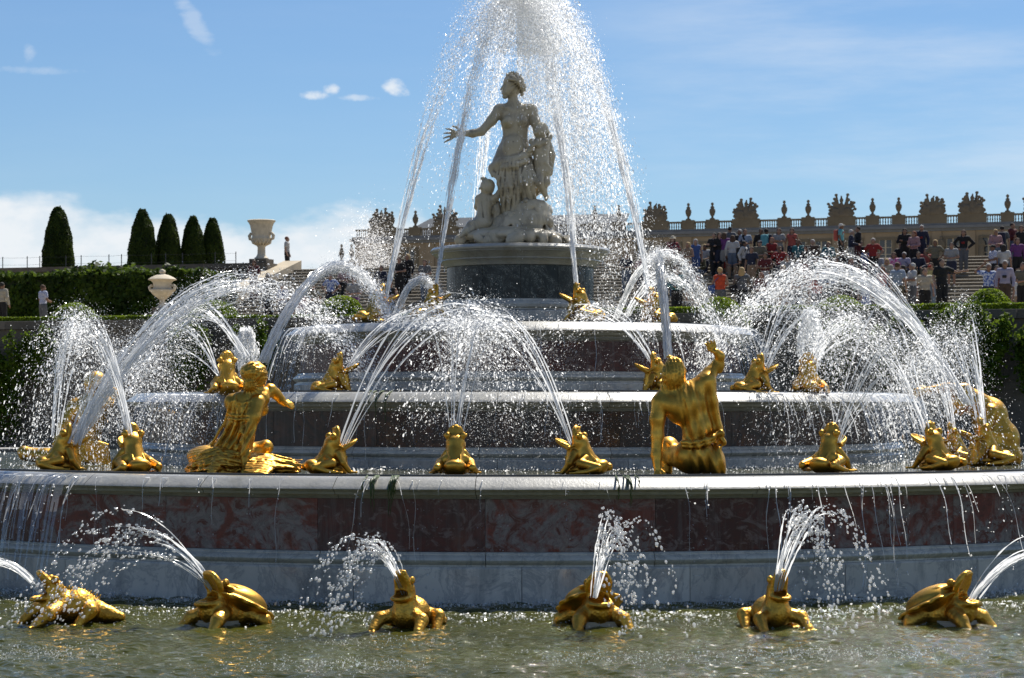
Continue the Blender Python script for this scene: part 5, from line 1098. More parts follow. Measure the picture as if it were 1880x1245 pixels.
# big jets of the upper basin meeting above the statue
APEX = np.array([0.02, 0.0, 8.32])
for (s, Y, lab) in (((706, 560), 33.0, 'tall leaning jet from the leftmost upper frog'), ((800, 528), 33.2, 'tall leaning jet just left of the drum'), ((1060, 530), 32.8, 'tall leaning jet just right of the drum'), ((1196, 562), 33.3, 'tall leaning jet from the rightmost upper frog'), ((1188, 500), 36.6, 'tall far jet right of the statue'), ((1058, 470), 37.2, 'tall far jet close behind the statue on the right'), ((868, 470), 37.0, 'tall far jet behind the statue on the left')):
    S = wp(*s, Y); E = APEX+np.array([WR.uniform(-.1, .1), WR.uniform(-.1, .1), -.02])
    far = Y > 35
    jet(lab, S, E, APEX[2]+0.02, n=16, r0=.016, spread=.20, zs=.015, rs=.0075 if not far else .006, tb=.36, nd=4000, rd=.0085, jit=.038, tmax=.96, wob=.6, seg=70, nz=.016)
def plume():
    """drops thrown outwards where the jets meet, falling as a bell round the statue"""
    n = 300000; t = 0.04+0.92*WR.rand(n)**0.62; a = WR.uniform(0, 6.2832, n); vr = 2.05*np.sqrt(WR.rand(n))*WR.uniform(.85, 1.05, n); g = 4.75
    st = WR.normal(0, 1, (n, 3))*np.array([.12, .12, .07]); up = np.abs(WR.normal(0, .35, n))
    P = APEX+st+np.stack([vr*np.cos(a)*t+.22*t*t, vr*np.sin(a)*t+.15, up*t-g*t*t], 1); v = np.stack([vr*np.cos(a), vr*np.sin(a), up-2*g*t], 1)
    keep = WR.rand(n) < np.where(P[:, 0] < -.05, .75*np.exp(-(t/.50)**2), np.exp(-(t/.85)**4))*np.clip(.05+1.7*t**1.3, 0, 1)
    front = (P[:, 1] < .25) & (P[:, 0] > -1.0) & (P[:, 0] < .75) & (P[:, 2] < 7.45); keep &= ~front | (WR.rand(n) < .05); keep &= P[:, 2] > 3.6
    r = 0.0056*np.exp(WR.normal(0, .42, n)); return drop_mesh('plume', P[keep], np.clip(r, .0028, .016)[keep], False, v[keep])
tag(link('spray_plume', plume(), MATS['spray_water']), 'great white plume of spray falling round the marble woman', 'spray', kind='stuff')
# ------------------------------------------------------------------ froth, boils and falling drops
def cloud(c, s, n, r, sk=0.0):
    P = np.array(c)+WR.normal(0, 1, (n, 3))*np.array(s); return P, r*np.exp(WR.normal(0, .4, n))
fr = []
for (px, py, Y, sx, sz, n, r) in ((868, 612, 29.3, .24, .20, 9000, .0065), (900, 660, 29.0, .42, .30, 7000, .0055), (868, 700, 28.6, .16, .35, 3500, .0055), (880, 590, 31.0, .5, .05, 1600, .009), (980, 700, 28.6, .8, .25, 2200, .006), (1000, 790, 28.0, .7, .22, 2600, .006), (900, 790, 28.2, .5, .25, 1800, .006), (1500, 600, 31.5, .30, .25, 2600, .009), (1470, 640, 31.0, .4, .22, 2600, .009),
        (1640, 700, 30.0, .5, .30, 3600, .0075), (1730, 720, 30.0, .35, .35, 3000, .0075), (1600, 780, 29.0, .6, .28, 2600, .0065), (1480, 560, 32.0, .35, .15, 1400, .010), (1560, 520, 31.0, .4, .08, 1000, .010), (440, 640, 31.0, .14, .25, 1200, .009), (330, 650, 30.5, .4, .2, 2200, .009), (180, 720, 29.0, .3, .4, 3600, .008), (220, 780, 29.0, .35, .25, 2600, .0065), (150, 620, 28.5, .3, .12, 1500, .010),
        (560, 640, 31.2, .15, .2, 900, .008), (480, 560, 32.0, .5, .16, 1500, .011), (600, 560, 32.5, .4, .12, 900, .010), (1130, 560, 34.0, .25, .15, 2200, .009), (1120, 480, 34.5, .18, .30, 2000, .007), (760, 585, 32.5, .3, .05, 1300, .010), (1080, 578, 32.3, .08, .06, 300, .011), (1290, 640, 31.2, .4, .15, 1400, .007), (1390, 640, 31.0, .25, .15, 1500, .008), (700, 480, 34.0, .5, .4, 700, .008), (640, 700, 29.0, .5, .3, 800, .007)):
    fr.append(cloud(W(px, py, Y), (sx, .3, sz), int(n*.7), r*.58))
P = np.concatenate([p for p, _ in fr]); r = np.concatenate([q for _, q in fr])
tag(link('spray_froth', drop_mesh('spray_froth', P, np.clip(r, .003, .022)), MATS['spray_water']), 'drifting white spray and froth among the jets', 'spray', kind='stuff')
def boil(label, px, top, foot, Y, w):
    s = Y/F; b = W(px, foot, Y); H = (foot-top)*s; V = Vox((-w, -w, -.05), (w, w, H+.12), .018); rng = random.Random(px)
    V.cap((0, 0, 0), (0, 0, H*.55), w*.42, w*.50, .05); V.ell((0, 0, H*.72), (w*.62, w*.55, H*.24), k=.05)
    for q in range(26): a = rng.uniform(0, 6.28); V.ell((w*.5*math.cos(a), w*.5*math.sin(a), H*rng.uniform(.5, .95)), (rng.uniform(.02, .06),)*3, k=.02)
    V.disp((-w, -w, 0), (w, w, H+.1), lambda X, Y, Z: .010*np.sin(X*60+Z*9)*np.sin(Y*60))
    nn = 2600; aa = WR.uniform(0, 6.28, nn); hh = WR.rand(nn)**.6; rr_ = w*(.30+.35*np.sin(hh*3)**2)*np.sqrt(WR.uniform(.3, 1, nn)); Pq = np.stack([rr_*np.cos(aa), rr_*np.sin(aa), hh*H*1.02], 1)+WR.normal(0, .012, (nn, 3))
    tag(link('water_boil', drop_mesh('water_boil', Pq, .009*np.exp(WR.normal(0, .4, nn)), False, np.tile((0., 0, 1), (nn, 1))), MATS['stream_water'], None, b), label, 'water boil', 'water boils')
boil('domed boil of water at the front of the upper basin', 868, 562, 592, 32.0, .16)
boil('domed boil of water behind the gilded woman', 452, 606, 700, 31.0, .26)
boil('tall domed boil of water at the right of the middle basin', 1488, 572, 700, 31.2, .30)
# threads and veils running over the rims
def falls(name, label, R0, ztop, zbot, specs):
    paths = []; rads = []; DP = []; DR = []
    for (px0, px1, n, v0, rr) in specs:
        for i in range(n):
            px = WR.uniform(px0, px1); Yf = DIST-R0
            # angle on the rim whose sight line lies at px
            s = (px-940)/F; lo, hi = -1.5, 1.5
            for _ in range(40):
                m = (lo+hi)/2; x = R0*math.sin(m)-CAMX; y = DIST-R0*math.cos(m)
                if x/y < s: lo = m
                else: hi = m
            a = lo; h = ztop-zbot; T = math.sqrt(h/4.9); t = np.linspace(-0.06, T, 18); v = v0*WR.uniform(.6, 1.2)
            r = R0-0.03+np.where(t > 0, v*t, t*1.6); z = ztop-0.03-np.where(t > 0, 4.9*t*t, -0.02*0); aa = a+(WR.normal(0, .012)*np.maximum(t, 0)*3+0.010*np.sin(t*22+WR.uniform(0, 6))*np.maximum(t, 0))/R0*6
            p = np.stack([r*np.sin(aa), -r*np.cos(aa), z], 1); b = WR.uniform(.35, 1.0); k = max(5, int(18*b))
            paths.append(p[:k]); rads.append(rr*WR.uniform(.5, 1.3)*(1+.3*np.sin(np.arange(k)*2.1))*np.linspace(1, .5, k))
            q = WR.randint(6, 18, 12); DP.append(p[q]+WR.normal(0, .02, (12, 3))); DR.append(np.full(12, rr*1.2)*WR.uniform(.5, 1.4, 12))
    root = tag(empty(name, (0, -R0, ztop)), label, 'falling water'); off = np.array([0, -R0, ztop])
    tag(link('threads', tubes_mesh('threads', [p-off for p in paths], rads, 4), MATS['stream_water'], root), kind='stuff')
    tag(link('droplets', drop_mesh('droplets', np.concatenate(DP)-off, np.concatenate(DR)), MATS['spray_water'], root), kind='stuff')
falls('water_threads', 'thin threads of water running down the red panels of lowest basin', 10.0, 1.38, 0.02, [(-20, 160, 20, .9, .010), (160, 1000, 16, .35, .006), (1000, 1500, 12, .5, .007), (1500, 1900, 26, .8, .008)])
falls('water_threads', 'streaks of water falling over the dark middle basin', 5.9, 2.33, 1.37, [(275, 430, 36, 1.0, .010), (430, 1050, 22, .4, .006), (1050, 1430, 22, .5, .007), (1430, 1690, 46, .9, .010)])
falls('water_threads', 'streaks of water falling over the upper basin rim', 3.55, 3.31, 2.32, [(532, 600, 30, 1.0, .010), (600, 1180, 14, .4, .006), (1180, 1390, 50, .9, .010)])
def veil(name, label, R0, ztop, zbot, px0, px1, v0):
    s0, s1 = (px0-940)/F, (px1-940)/F; an = []
    for s in (s0, s1):
        lo, hi = -1.5, 1.5
        for _ in range(40):
            m = (lo+hi)/2
            if (R0*math.sin(m)-CAMX)/(DIST-R0*math.cos(m)) < s: lo = m
            else: hi = m
        an.append(lo)
    na = max(8, int(abs(an[1]-an[0])*R0/.02)); A = np.linspace(an[0], an[1], na); T = math.sqrt((ztop-zbot)/4.9); t = np.linspace(0, T, 16)
    vv = v0*(1+.25*np.cumsum(WR.normal(0, .12, na))/3); AA, TT = np.meshgrid(A, t, indexing='ij'); r = R0-.02+np.clip(vv, .3*v0, 1.6*v0)[:, None]*TT
    AA = AA+.010*np.sin(TT*9+AA*25)/R0*2; z = ztop-.02-4.9*TT*TT; V = np.stack([r*np.sin(AA), -r*np.cos(AA), z], -1).reshape(-1, 3); I = np.arange(na*16).reshape(na, 16)
    q = np.stack([I[:-1, :-1], I[1:, :-1], I[1:, 1:], I[:-1, 1:]], -1).reshape(-1, 4)
    tear = WR.rand(na-1)[:, None]+np.linspace(0, .75, 15)[None]; keep = (tear < 0.95).reshape(-1); q = q[keep]
    off = np.array([0, -R0, ztop]); o = link(name, mesh_np(name, V-off, q, True), MATS['sheet_water'], None, tuple(off)); tag(o, label, 'water veil')
veil('water_veil', 'glassy veil of water pouring over the left end of lowest rim', 10.0, 1.38, .02, -30, 130, .9)
veil('water_veil', 'veil of water pouring over the left end of the middle rim', 5.9, 2.33, 1.37, 272, 380, 1.0)
veil('water_veil', 'veil of water pouring over the right end of the middle rim', 5.9, 2.33, 1.37, 1560, 1692, 1.0)
veil('water_veil', 'veil of water pouring over the left end of the upper rim', 3.55, 3.31, 2.32, 530, 575, 1.0)
veil('water_veil', 'veil of water pouring over the right end of the upper rim', 3.55, 3.31, 2.32, 1300, 1392, 1.0)
# foam along the water lines
def foam_ring(R0, z, a0, a1, n, w, r, hump):
    a = WR.uniform(a0, a1, n); rr = R0+np.abs(WR.normal(0, w, n)); P = np.stack([rr*np.sin(a), -rr*np.cos(a), z+np.abs(WR.normal(0, hump, n))*(.4+np.abs(np.sin(a*37)+np.sin(a*91)))], 1)
    return P, r*np.exp(WR.normal(0, .45, n))
fo = [foam_ring(9.95, 0.0, -.85, .85, 6000, .28, .010, .018), foam_ring(10.9, 0.0, -.8, .8, 6500, .55, .0085, .006), foam_ring(5.9, 1.36, -1.2, 1.2, 3600, .9, .007, .012), foam_ring(3.4, 2.31, -1.2, 1.2, 1800, .8, .007, .010), foam_ring(1.3, 3.29, -1.4, 1.4, 1500, .8, .008, .014)]
P = np.concatenate([p for p, _ in fo]); r = np.concatenate([q for _, q in fo]); r = np.clip(r, .003, .02)
tag(link('foam', drop_mesh('foam', P, r), MATS['spray_water']), 'white foam and splashes along the water lines of the basins', 'foam', kind='stuff')
sp = []
for (px, py, Y, sx, n) in ((610, 1215, 19.0, .5, 500), (1130, 1200, 19.5, .5, 420), (1500, 1190, 19.8, .5, 420), (60, 1190, 19.8, .4, 420), (1300, 1130, 22.5, 1.2, 300), (1700, 1200, 19.8, .5, 200), (700, 1170, 20.8, .6, 300), (950, 1130, 22.8, 1.0, 300), (280, 1125, 22.8, .6, 200)):
    p, q = cloud((W(px, py, Y)[0], Y-DIST, .02), (sx, .35, .02), int(n*1.2), .0038); p[:, 2] = np.abs(p[:, 2]-.02)+.01; sp.append((p, q))
P = np.concatenate([p for p, _ in sp]); r = np.clip(np.concatenate([q for _, q in sp]), .002, .009)
tag(link('splash_drops', drop_mesh('splash_drops', P, r, True), MATS['drop_water']), 'small splashes leaping where drops strike the pool', 'splash', kind='stuff')
# far fountain mist before the palace corner
n = 9000; c = np.array(W(668, 492, 122)); P = c+WR.normal(0, 1, (n, 3))*np.array([.75, .8, .9]); P[:, 0] += np.abs(WR.normal(0, 1, n))*.55; P[:, 2] += .2+np.abs(WR.normal(0, .7, n))-np.abs(P[:, 0]-c[0]-.3)*.35
tag(link('far_mist', drop_mesh('far_mist', P, .020*np.exp(WR.normal(0, .3, n))), MATS['spray_water']), 'white mist of a distant fountain below the palace corner', 'spray', kind='stuff')
# algae hanging from the rims
def algae(px, Y, ztop, R0, n, L, label):
    m = MB(); x0 = W(px, 0, Y)[0]; rng = random.Random(px)
    for i in range(n):
        x = x0+rng.choice((-.2, -.12, .02, .05, .2))*(n/8)+rng.uniform(-.03, .03); a = math.asin(x/R0); pts = []; l = L*rng.uniform(.3, 1)
        for q in range(9):
            t = q/8; zz = ztop+.012-t*l; rr = R0+.012-(.25*max(0, 1-t*6)) if t < .17 else R0+.014-.03*max(0, t-.4)
            if t == 0: zz = ztop+.012
            pts.append((rr*math.sin(a+.0006*math.sin(q*2+i)), -rr*math.cos(a), zz))
        m.tube(pts, [.010]+[.016*rng.uniform(.3, 1.3)*(1-.85*q/8) for q in range(1, 9)], 5)
    tag(link('algae_strands', m.mesh('algae_strands', smooth=True), MATS['algae']), label, 'algae', 'algae on the rims')
algae(712, 24.7, 1.38, 10.0, 12, .45, 'long green algae strands hanging over the lowest rim left of centre')
algae(1152, 24.7, 1.38, 10.0, 5, .35, 'short green algae tuft on the lowest rim right of centre')
algae(685, 28.8, 2.33, 5.9, 5, .45, 'dark green algae streak hanging over the middle rim')
# ------------------------------------------------------------------ visitors
POSES = {
 # elbows and hands as (x, y, z) left then right; the figure faces -y
 'stand': dict(eL=(-.27, .03, 1.15), hL=(-.27, -.06, .90), eR=(.27, .03, 1.15), hR=(.27, -.06, .90)),
 'hips': dict(eL=(-.40, .06, 1.18), hL=(-.21, -.06, 1.00), eR=(.40, .06, 1.18), hR=(.21, -.06, 1.00)),
 'camera': dict(eL=(-.28, -.16, 1.22), hL=(-.07, -.30, 1.50), eR=(.28, -.16, 1.22), hR=(.07, -.30, 1.50)),
 'fold': dict(eL=(-.29, -.05, 1.16), hL=(.08, -.22, 1.16), eR=(.29, -.05, 1.16), hR=(-.08, -.24, 1.20)),
 'hold': dict(eL=(-.27, -.02, 1.14), hL=(-.06, -.26, 1.10), eR=(.27, -.02, 1.14), hR=(.06, -.26, 1.10)),
 'walk': dict(eL=(-.26, .12, 1.16), hL=(-.25, .06, .92), eR=(.26, -.08, 1.16), hR=(.24, -.26, .98), kL=(-.10, -.20, .50), fL=(-.10, -.28, .06), kR=(.10, .04, .50), fR=(.10, .26, .08)),
 'point': dict(eL=(-.27, .03, 1.15), hL=(-.25, -.08, .92), eR=(.46, -.05, 1.30), hR=(.72, -.14, 1.34)),
 'raise': dict(eL=(-.42, 0, 1.46), hL=(-.20, .02, 1.66), eR=(.27, .03, 1.15), hR=(.27, -.06, .90)),
 'sit': dict(sit=True, eL=(-.27, -.12, .58), hL=(-.12, -.36, .52), eR=(.27, -.12, .58), hR=(.12, -.36, .52)),
}
PCACHE = {}
def person_mesh(pose, part):
    key = (pose, part)
    if key in PCACHE: return PCACHE[key]
    p = POSES[pose]; sit = p.get('sit'); dz = -.55 if sit else 0.0
    V = Vox((-.85, -.75, -.62), (.85, .5, 1.95), .024); A = lambda x, y, z: (x, y, z+dz)
    hip = .92+dz; sh = {'L': A(-.185, 0, 1.41), 'R': A(.185, 0, 1.41)}
    e = {'L': p['eL'], 'R': p['eR']}; h = {'L': p['hL'], 'R': p['hR']}
    leg = {}
    for s, sg in (('L', -1), ('R', 1)):
        if sit: leg[s] = [(sg*.10, -.02, hip-.02), (sg*.13, -.42, hip+.02), (sg*.12, -.48, hip-.40)]
        else: leg[s] = [(sg*.095, 0, hip-.02), p.get('k'+s, (sg*.10, -.02, .50)), p.get('f'+s, (sg*.105, .02, .07))]
    if part == 'body':
        V.ell(A(0, -.01, 1.60), (.078, .095, .115), k=.02); V.ell(A(0, -.045, 1.545), (.052, .055, .055), k=.03); V.cap(A(0, -.10, 1.60), A(0, -.115, 1.575), .016, .02, .012)
        for sg in (-1, 1): V.ell(A(sg*.08, 0, 1.59), (.014, .024, .03), k=.01); V.ell(A(sg*.032, -.098, 1.612), (.017, .012, .010), k=.006, op='s')
        V.ell(A(0, -.1, 1.54), (.022, .010, .007), k=.006); V.cap(A(0, .01, 1.50), A(0, .01, 1.42), .052, .06, .03)
        V.cap(A(-.13, 0, 1.38), A(.13, 0, 1.38), .085, .085, .06); V.ell(A(0, 0, 1.22), (.145, .095, .20), k=.06); V.ell(A(0, 0, 1.0), (.14, .10, .14), k=.06)
        for s in 'LR':
            V.chain([sh[s], e[s]], [.055, .042], .02); V.chain([e[s], h[s]], [.042, .030], .015)
            d = np.array(h[s])-np.array(e[s]); d = d/np.linalg.norm(d); w = np.array(h[s]); V.cap(w, w+d*.09, .034, .036, .015); q = np.cross(d, (0, 1, 0)); q = q/(np.linalg.norm(q)+1e-6)
            for k in (-1.5, -.5, .5, 1.5): V.cap(w+d*.09+q*k*.017, w+d*(.165-.01*abs(k))+q*k*.020+np.array((0, -.01, 0)), .013, .011, .005)
            V.cap(w+d*.03, w+d*.09+q*.05, .014, .011, .006)
            V.chain(leg[s], [.085, .060, .042], .03)
    elif part in ('top_short', 'top_long', 'vest'):
        V.cap(A(-.13, 0, 1.385), A(.13, 0, 1.385), .100, .100, .05); V.ell(A(0, 0, 1.24), (.175, .125, .22), k=.06); V.ell(A(0, .0, 1.02), (.175, .130, .15), k=.06)
        for s in 'LR':
            if part == 'top_short': m = [sh[s][i]*.42+e[s][i]*.58 for i in range(3)]; V.cap(sh[s], m, .076, .070, .04)
            elif part == 'top_long': V.chain([sh[s], e[s]], [.076, .062], .03); V.cap(e[s], h[s], .062, .048, .02)
        V.disp((-.3, -.3, hip-.1), (.3, .3, hip+.5), lambda X, Y, Z: .006*np.sin(Z*38+X*16)*np.sin(X*23))
        V.ell(A(0, -.06, 1.475), (.055, .06, .05), k=.02, op='s')
    elif part == 'trousers':
        V.ell((0, 0, hip+.04), (.170, .125, .12), k=.05)
        for s in 'LR': V.chain(leg[s], [.112, .086, .070], .03)
    elif part == 'shorts':
        V.ell((0, 0, hip+.04), (.172, .127, .12), k=.05)
        for s in 'LR': V.cap(leg[s][0], [leg[s][0][i]*.12+leg[s][1][i]*.88 for i in range(3)], .115, .100, .03)
    elif part == 'skirt':
        V.ell((0, 0, hip+.05), (.165, .122, .10), k=.05); V.cap((0, 0, hip-.05), (0, -.02, .42) if not sit else (0, -.40, hip), .15, .21, .06)
        V.disp((-.4, -.4, .2), (.4, .4, hip), lambda X, Y, Z: .010*np.sin(np.arctan2(Y, X)*11)*np.clip((hip-Z)/.4, 0, 1))
    elif part == 'shoes':
        for s in 'LR': f = np.array(leg[s][2]); V.ell(f+np.array((0, -.06, -.035)), (.045, .125, .042), k=.02)
    elif part == 'hair_short':
        V.ell(A(0, .015, 1.635), (.092, .102, .095), k=.02); V.ell(A(0, -.095, 1.575), (.075, .075, .085), k=.02, op='s')
    elif part == 'hair_long':
        V.ell(A(0, .015, 1.635), (.098, .105, .098), k=.02); V.ell(A(0, .05, 1.52), (.115, .07, .15), k=.03); V.ell(A(0, -.095, 1.565), (.066, .085, .095), k=.02, op='s')
    elif part == 'cap':
        V.ell(A(0, 0, 1.66), (.100, .112, .075), k=.01); V.ell(A(0, -.12, 1.655), (.075, .085, .014), k=.015)
    elif part == 'hat':
        V.ell(A(0, 0, 1.68), (.095, .105, .085), k=.01); V.ell(A(0, 0, 1.645), (.20, .21, .018), k=.03)
    elif part == 'shoulder_bag':
        V.box(A(.27, .04, .98), (.13, .06, .15), (0, 12, 0), .04, .02); V.chain([A(.24, .0, 1.12), A(.10, -.14, 1.30), A(-.10, -.03, 1.50)], [.016, .016, .016], .01); V.chain([A(.24, .05, 1.12), A(.10, .15, 1.30), A(-.10, .03, 1.50)], [.016, .016, .016], .01)
    elif part == 'backpack':
        V.box(A(0, .21, 1.22), (.16, .10, .24), (0, 0, 0), .07, .03)
        for sg in (-1, 1): V.chain([A(sg*.10, .14, 1.42), A(sg*.10, 0, 1.49), A(sg*.11, -.12, 1.36), A(sg*.14, .0, 1.08)], [.022]*4, .01)
    elif part == 'camera':
        V.box(A(0, -.36, 1.57) if pose == 'camera' else A(0, -.165, 1.20), (.07, .03, .045), rnd=.012); V.cap(A(0, -.38, 1.57) if pose == 'camera' else A(0, -.18, 1.2), A(0, -.44, 1.57) if pose == 'camera' else A(0, -.25, 1.2), .034, .034, .01)
    me = V.mesh(part); PCACHE[key] = me; return me
CLOTH = {}
def cloth(col):
    if col not in CLOTH:
        name = 'cloth_%d' % len(CLOTH); mat_simple(name, col, 0.85, 0.12, 14.0, 0.2); CLOTH[col] = MATS[name]
    return CLOTH[col]
def mat_pattern(name, a, b, sc):
    t = NT(name); c = t.mix(t.ramp(t.noise(t.co('Object'), sc, 3, .6), (.46, 0.), (.54, 1.)), a, b); t.pr(Base_Color=c, Roughness=.85)
def mat_stripe(name, a, b, sc):
    t = NT(name); w = t.n('TexWave', wave_type='BANDS', bands_direction='Z'); w.inputs['Scale'].default_value = sc; t.l(t.co('Object'), w.inputs['Vector']); c = t.mix(t.ramp(w.outputs['Fac'], (.45, 0.), (.55, 1.)), a, b); t.pr(Base_Color=c, Roughness=.85)
mat_pattern('floral_blue', (.05, .10, .32), (.45, .5, .6), 16); mat_pattern('floral_pink', (.45, .06, .22), (.5, .42, .5), 16); mat_pattern('check_red', (.30, .03, .03), (.03, .03, .04), 22); mat_stripe('navy_stripe', (.03, .035, .08), (.5, .5, .52), 9); mat_stripe('blue_stripe', (.10, .14, .32), (.55, .56, .6), 14)
C = dict(white=(.72, .72, .72), black=(.012, .012, .014), navy=(.02, .028, .07), red=(.36, .02, .02), darkred=(.15, .015, .02), orange=(.85, .10, .03), grey=(.17, .18, .20), lightgrey=(.42, .43, .45), blue=(.08, .16, .45), teal=(.03, .22, .26), turq=(.16, .52, .60), khaki=(.22, .20, .14), tan=(.42, .30, .20), pink=(.52, .30, .32), coral=(.60, .13, .10), lilac=(.52, .48, .66), paleblue=(.42, .52, .68), yellow=(.62, .58, .28), olive=(.12, .11, .05), brown=(.10, .06, .04), jeans=(.16, .22, .32), paljeans=(.30, .38, .46), cream=(.62, .56, .44), mint=(.30, .60, .48), purple=(.20, .05, .24))
C = {k: tuple(q*0.5 for q in v) for k, v in C.items()}
SKIN = [(.27, .155, .105), (.22, .125, .08), (.30, .185, .135), (.15, .08, .05)]; HAIR = dict(b=(.015, .011, .009), n=(.06, .032, .018), f=(.38, .26, .12), g=(.35, .34, .33), r=(.16, .05, .02))
def ground_at(px, head, Hh):
    """walk back from the hedge along the sight line until a figure's head reaches the right height"""
    best = None
    for k in range(0, 700):
        b = 3.2+k*0.04
        z = Z_MID if b < B_ST0 else min(Z_TOP, Z_MID+(int((b-B_ST0)/TREAD)+1)*RISE)
        Y = Y_of(px, b); y = HORIZON-(z+Hh-CAMZ)*F/Y
        d = abs(y-head)
        if best is None or d < best[0]: best = (d, b, z)
    return best[1], best[2]
def person(px, head, pose, rz, top, tcol, bot, bcol, hair, hcol, label, extra=(), Hs=1.0, at=None):
    Hh = (1.72 if pose != 'sit' else 1.17)*Hs
    b, z = ground_at(px, head, Hh) if at is None else at
    if b >= B_ST0 and b < B_ST1:              # stand on the middle of a tread
        k = int((b-B_ST0)/TREAD); b = B_ST0+(k+(0.45 if pose != 'sit' else 0.75))*TREAD
    seat = 0.0
    r_ = tag(empty('person', bk(a_of(px, b), b, z+(0.17 if pose == 'sit' else 0)), -PHI+R(rz), Hs), label, 'person', 'visitors watching the fountain')
    i = int(px*7+head) ; sk = SKIN[i % 4 if i % 5 else 0]
    link('body', person_mesh(pose, 'body'), cloth(sk), r_)
    if pose == 'sit': r_.location.z += 0.0-0.20
    link('shirt', person_mesh(pose, top), MATS[tcol] if tcol in MATS else cloth(C[tcol]), r_)
    link(bot if bot != 'trousers' else 'trousers', person_mesh(pose, bot), MATS[bcol] if bcol in MATS else cloth(C[bcol]), r_)
    link('hair', person_mesh(pose, hair), cloth(HAIR[hcol]), r_)
    link('shoes', person_mesh(pose, 'shoes'), cloth(C['black'] if i % 3 else C['white']), r_)
    for (e, c) in extra: link(e, person_mesh(pose, e), cloth(C[c]), r_)
TS, TL, VE, TR, SH, SK, HS, HL = 'top_short', 'top_long', 'vest', 'trousers', 'shorts', 'skirt', 'hair_short', 'hair_long'
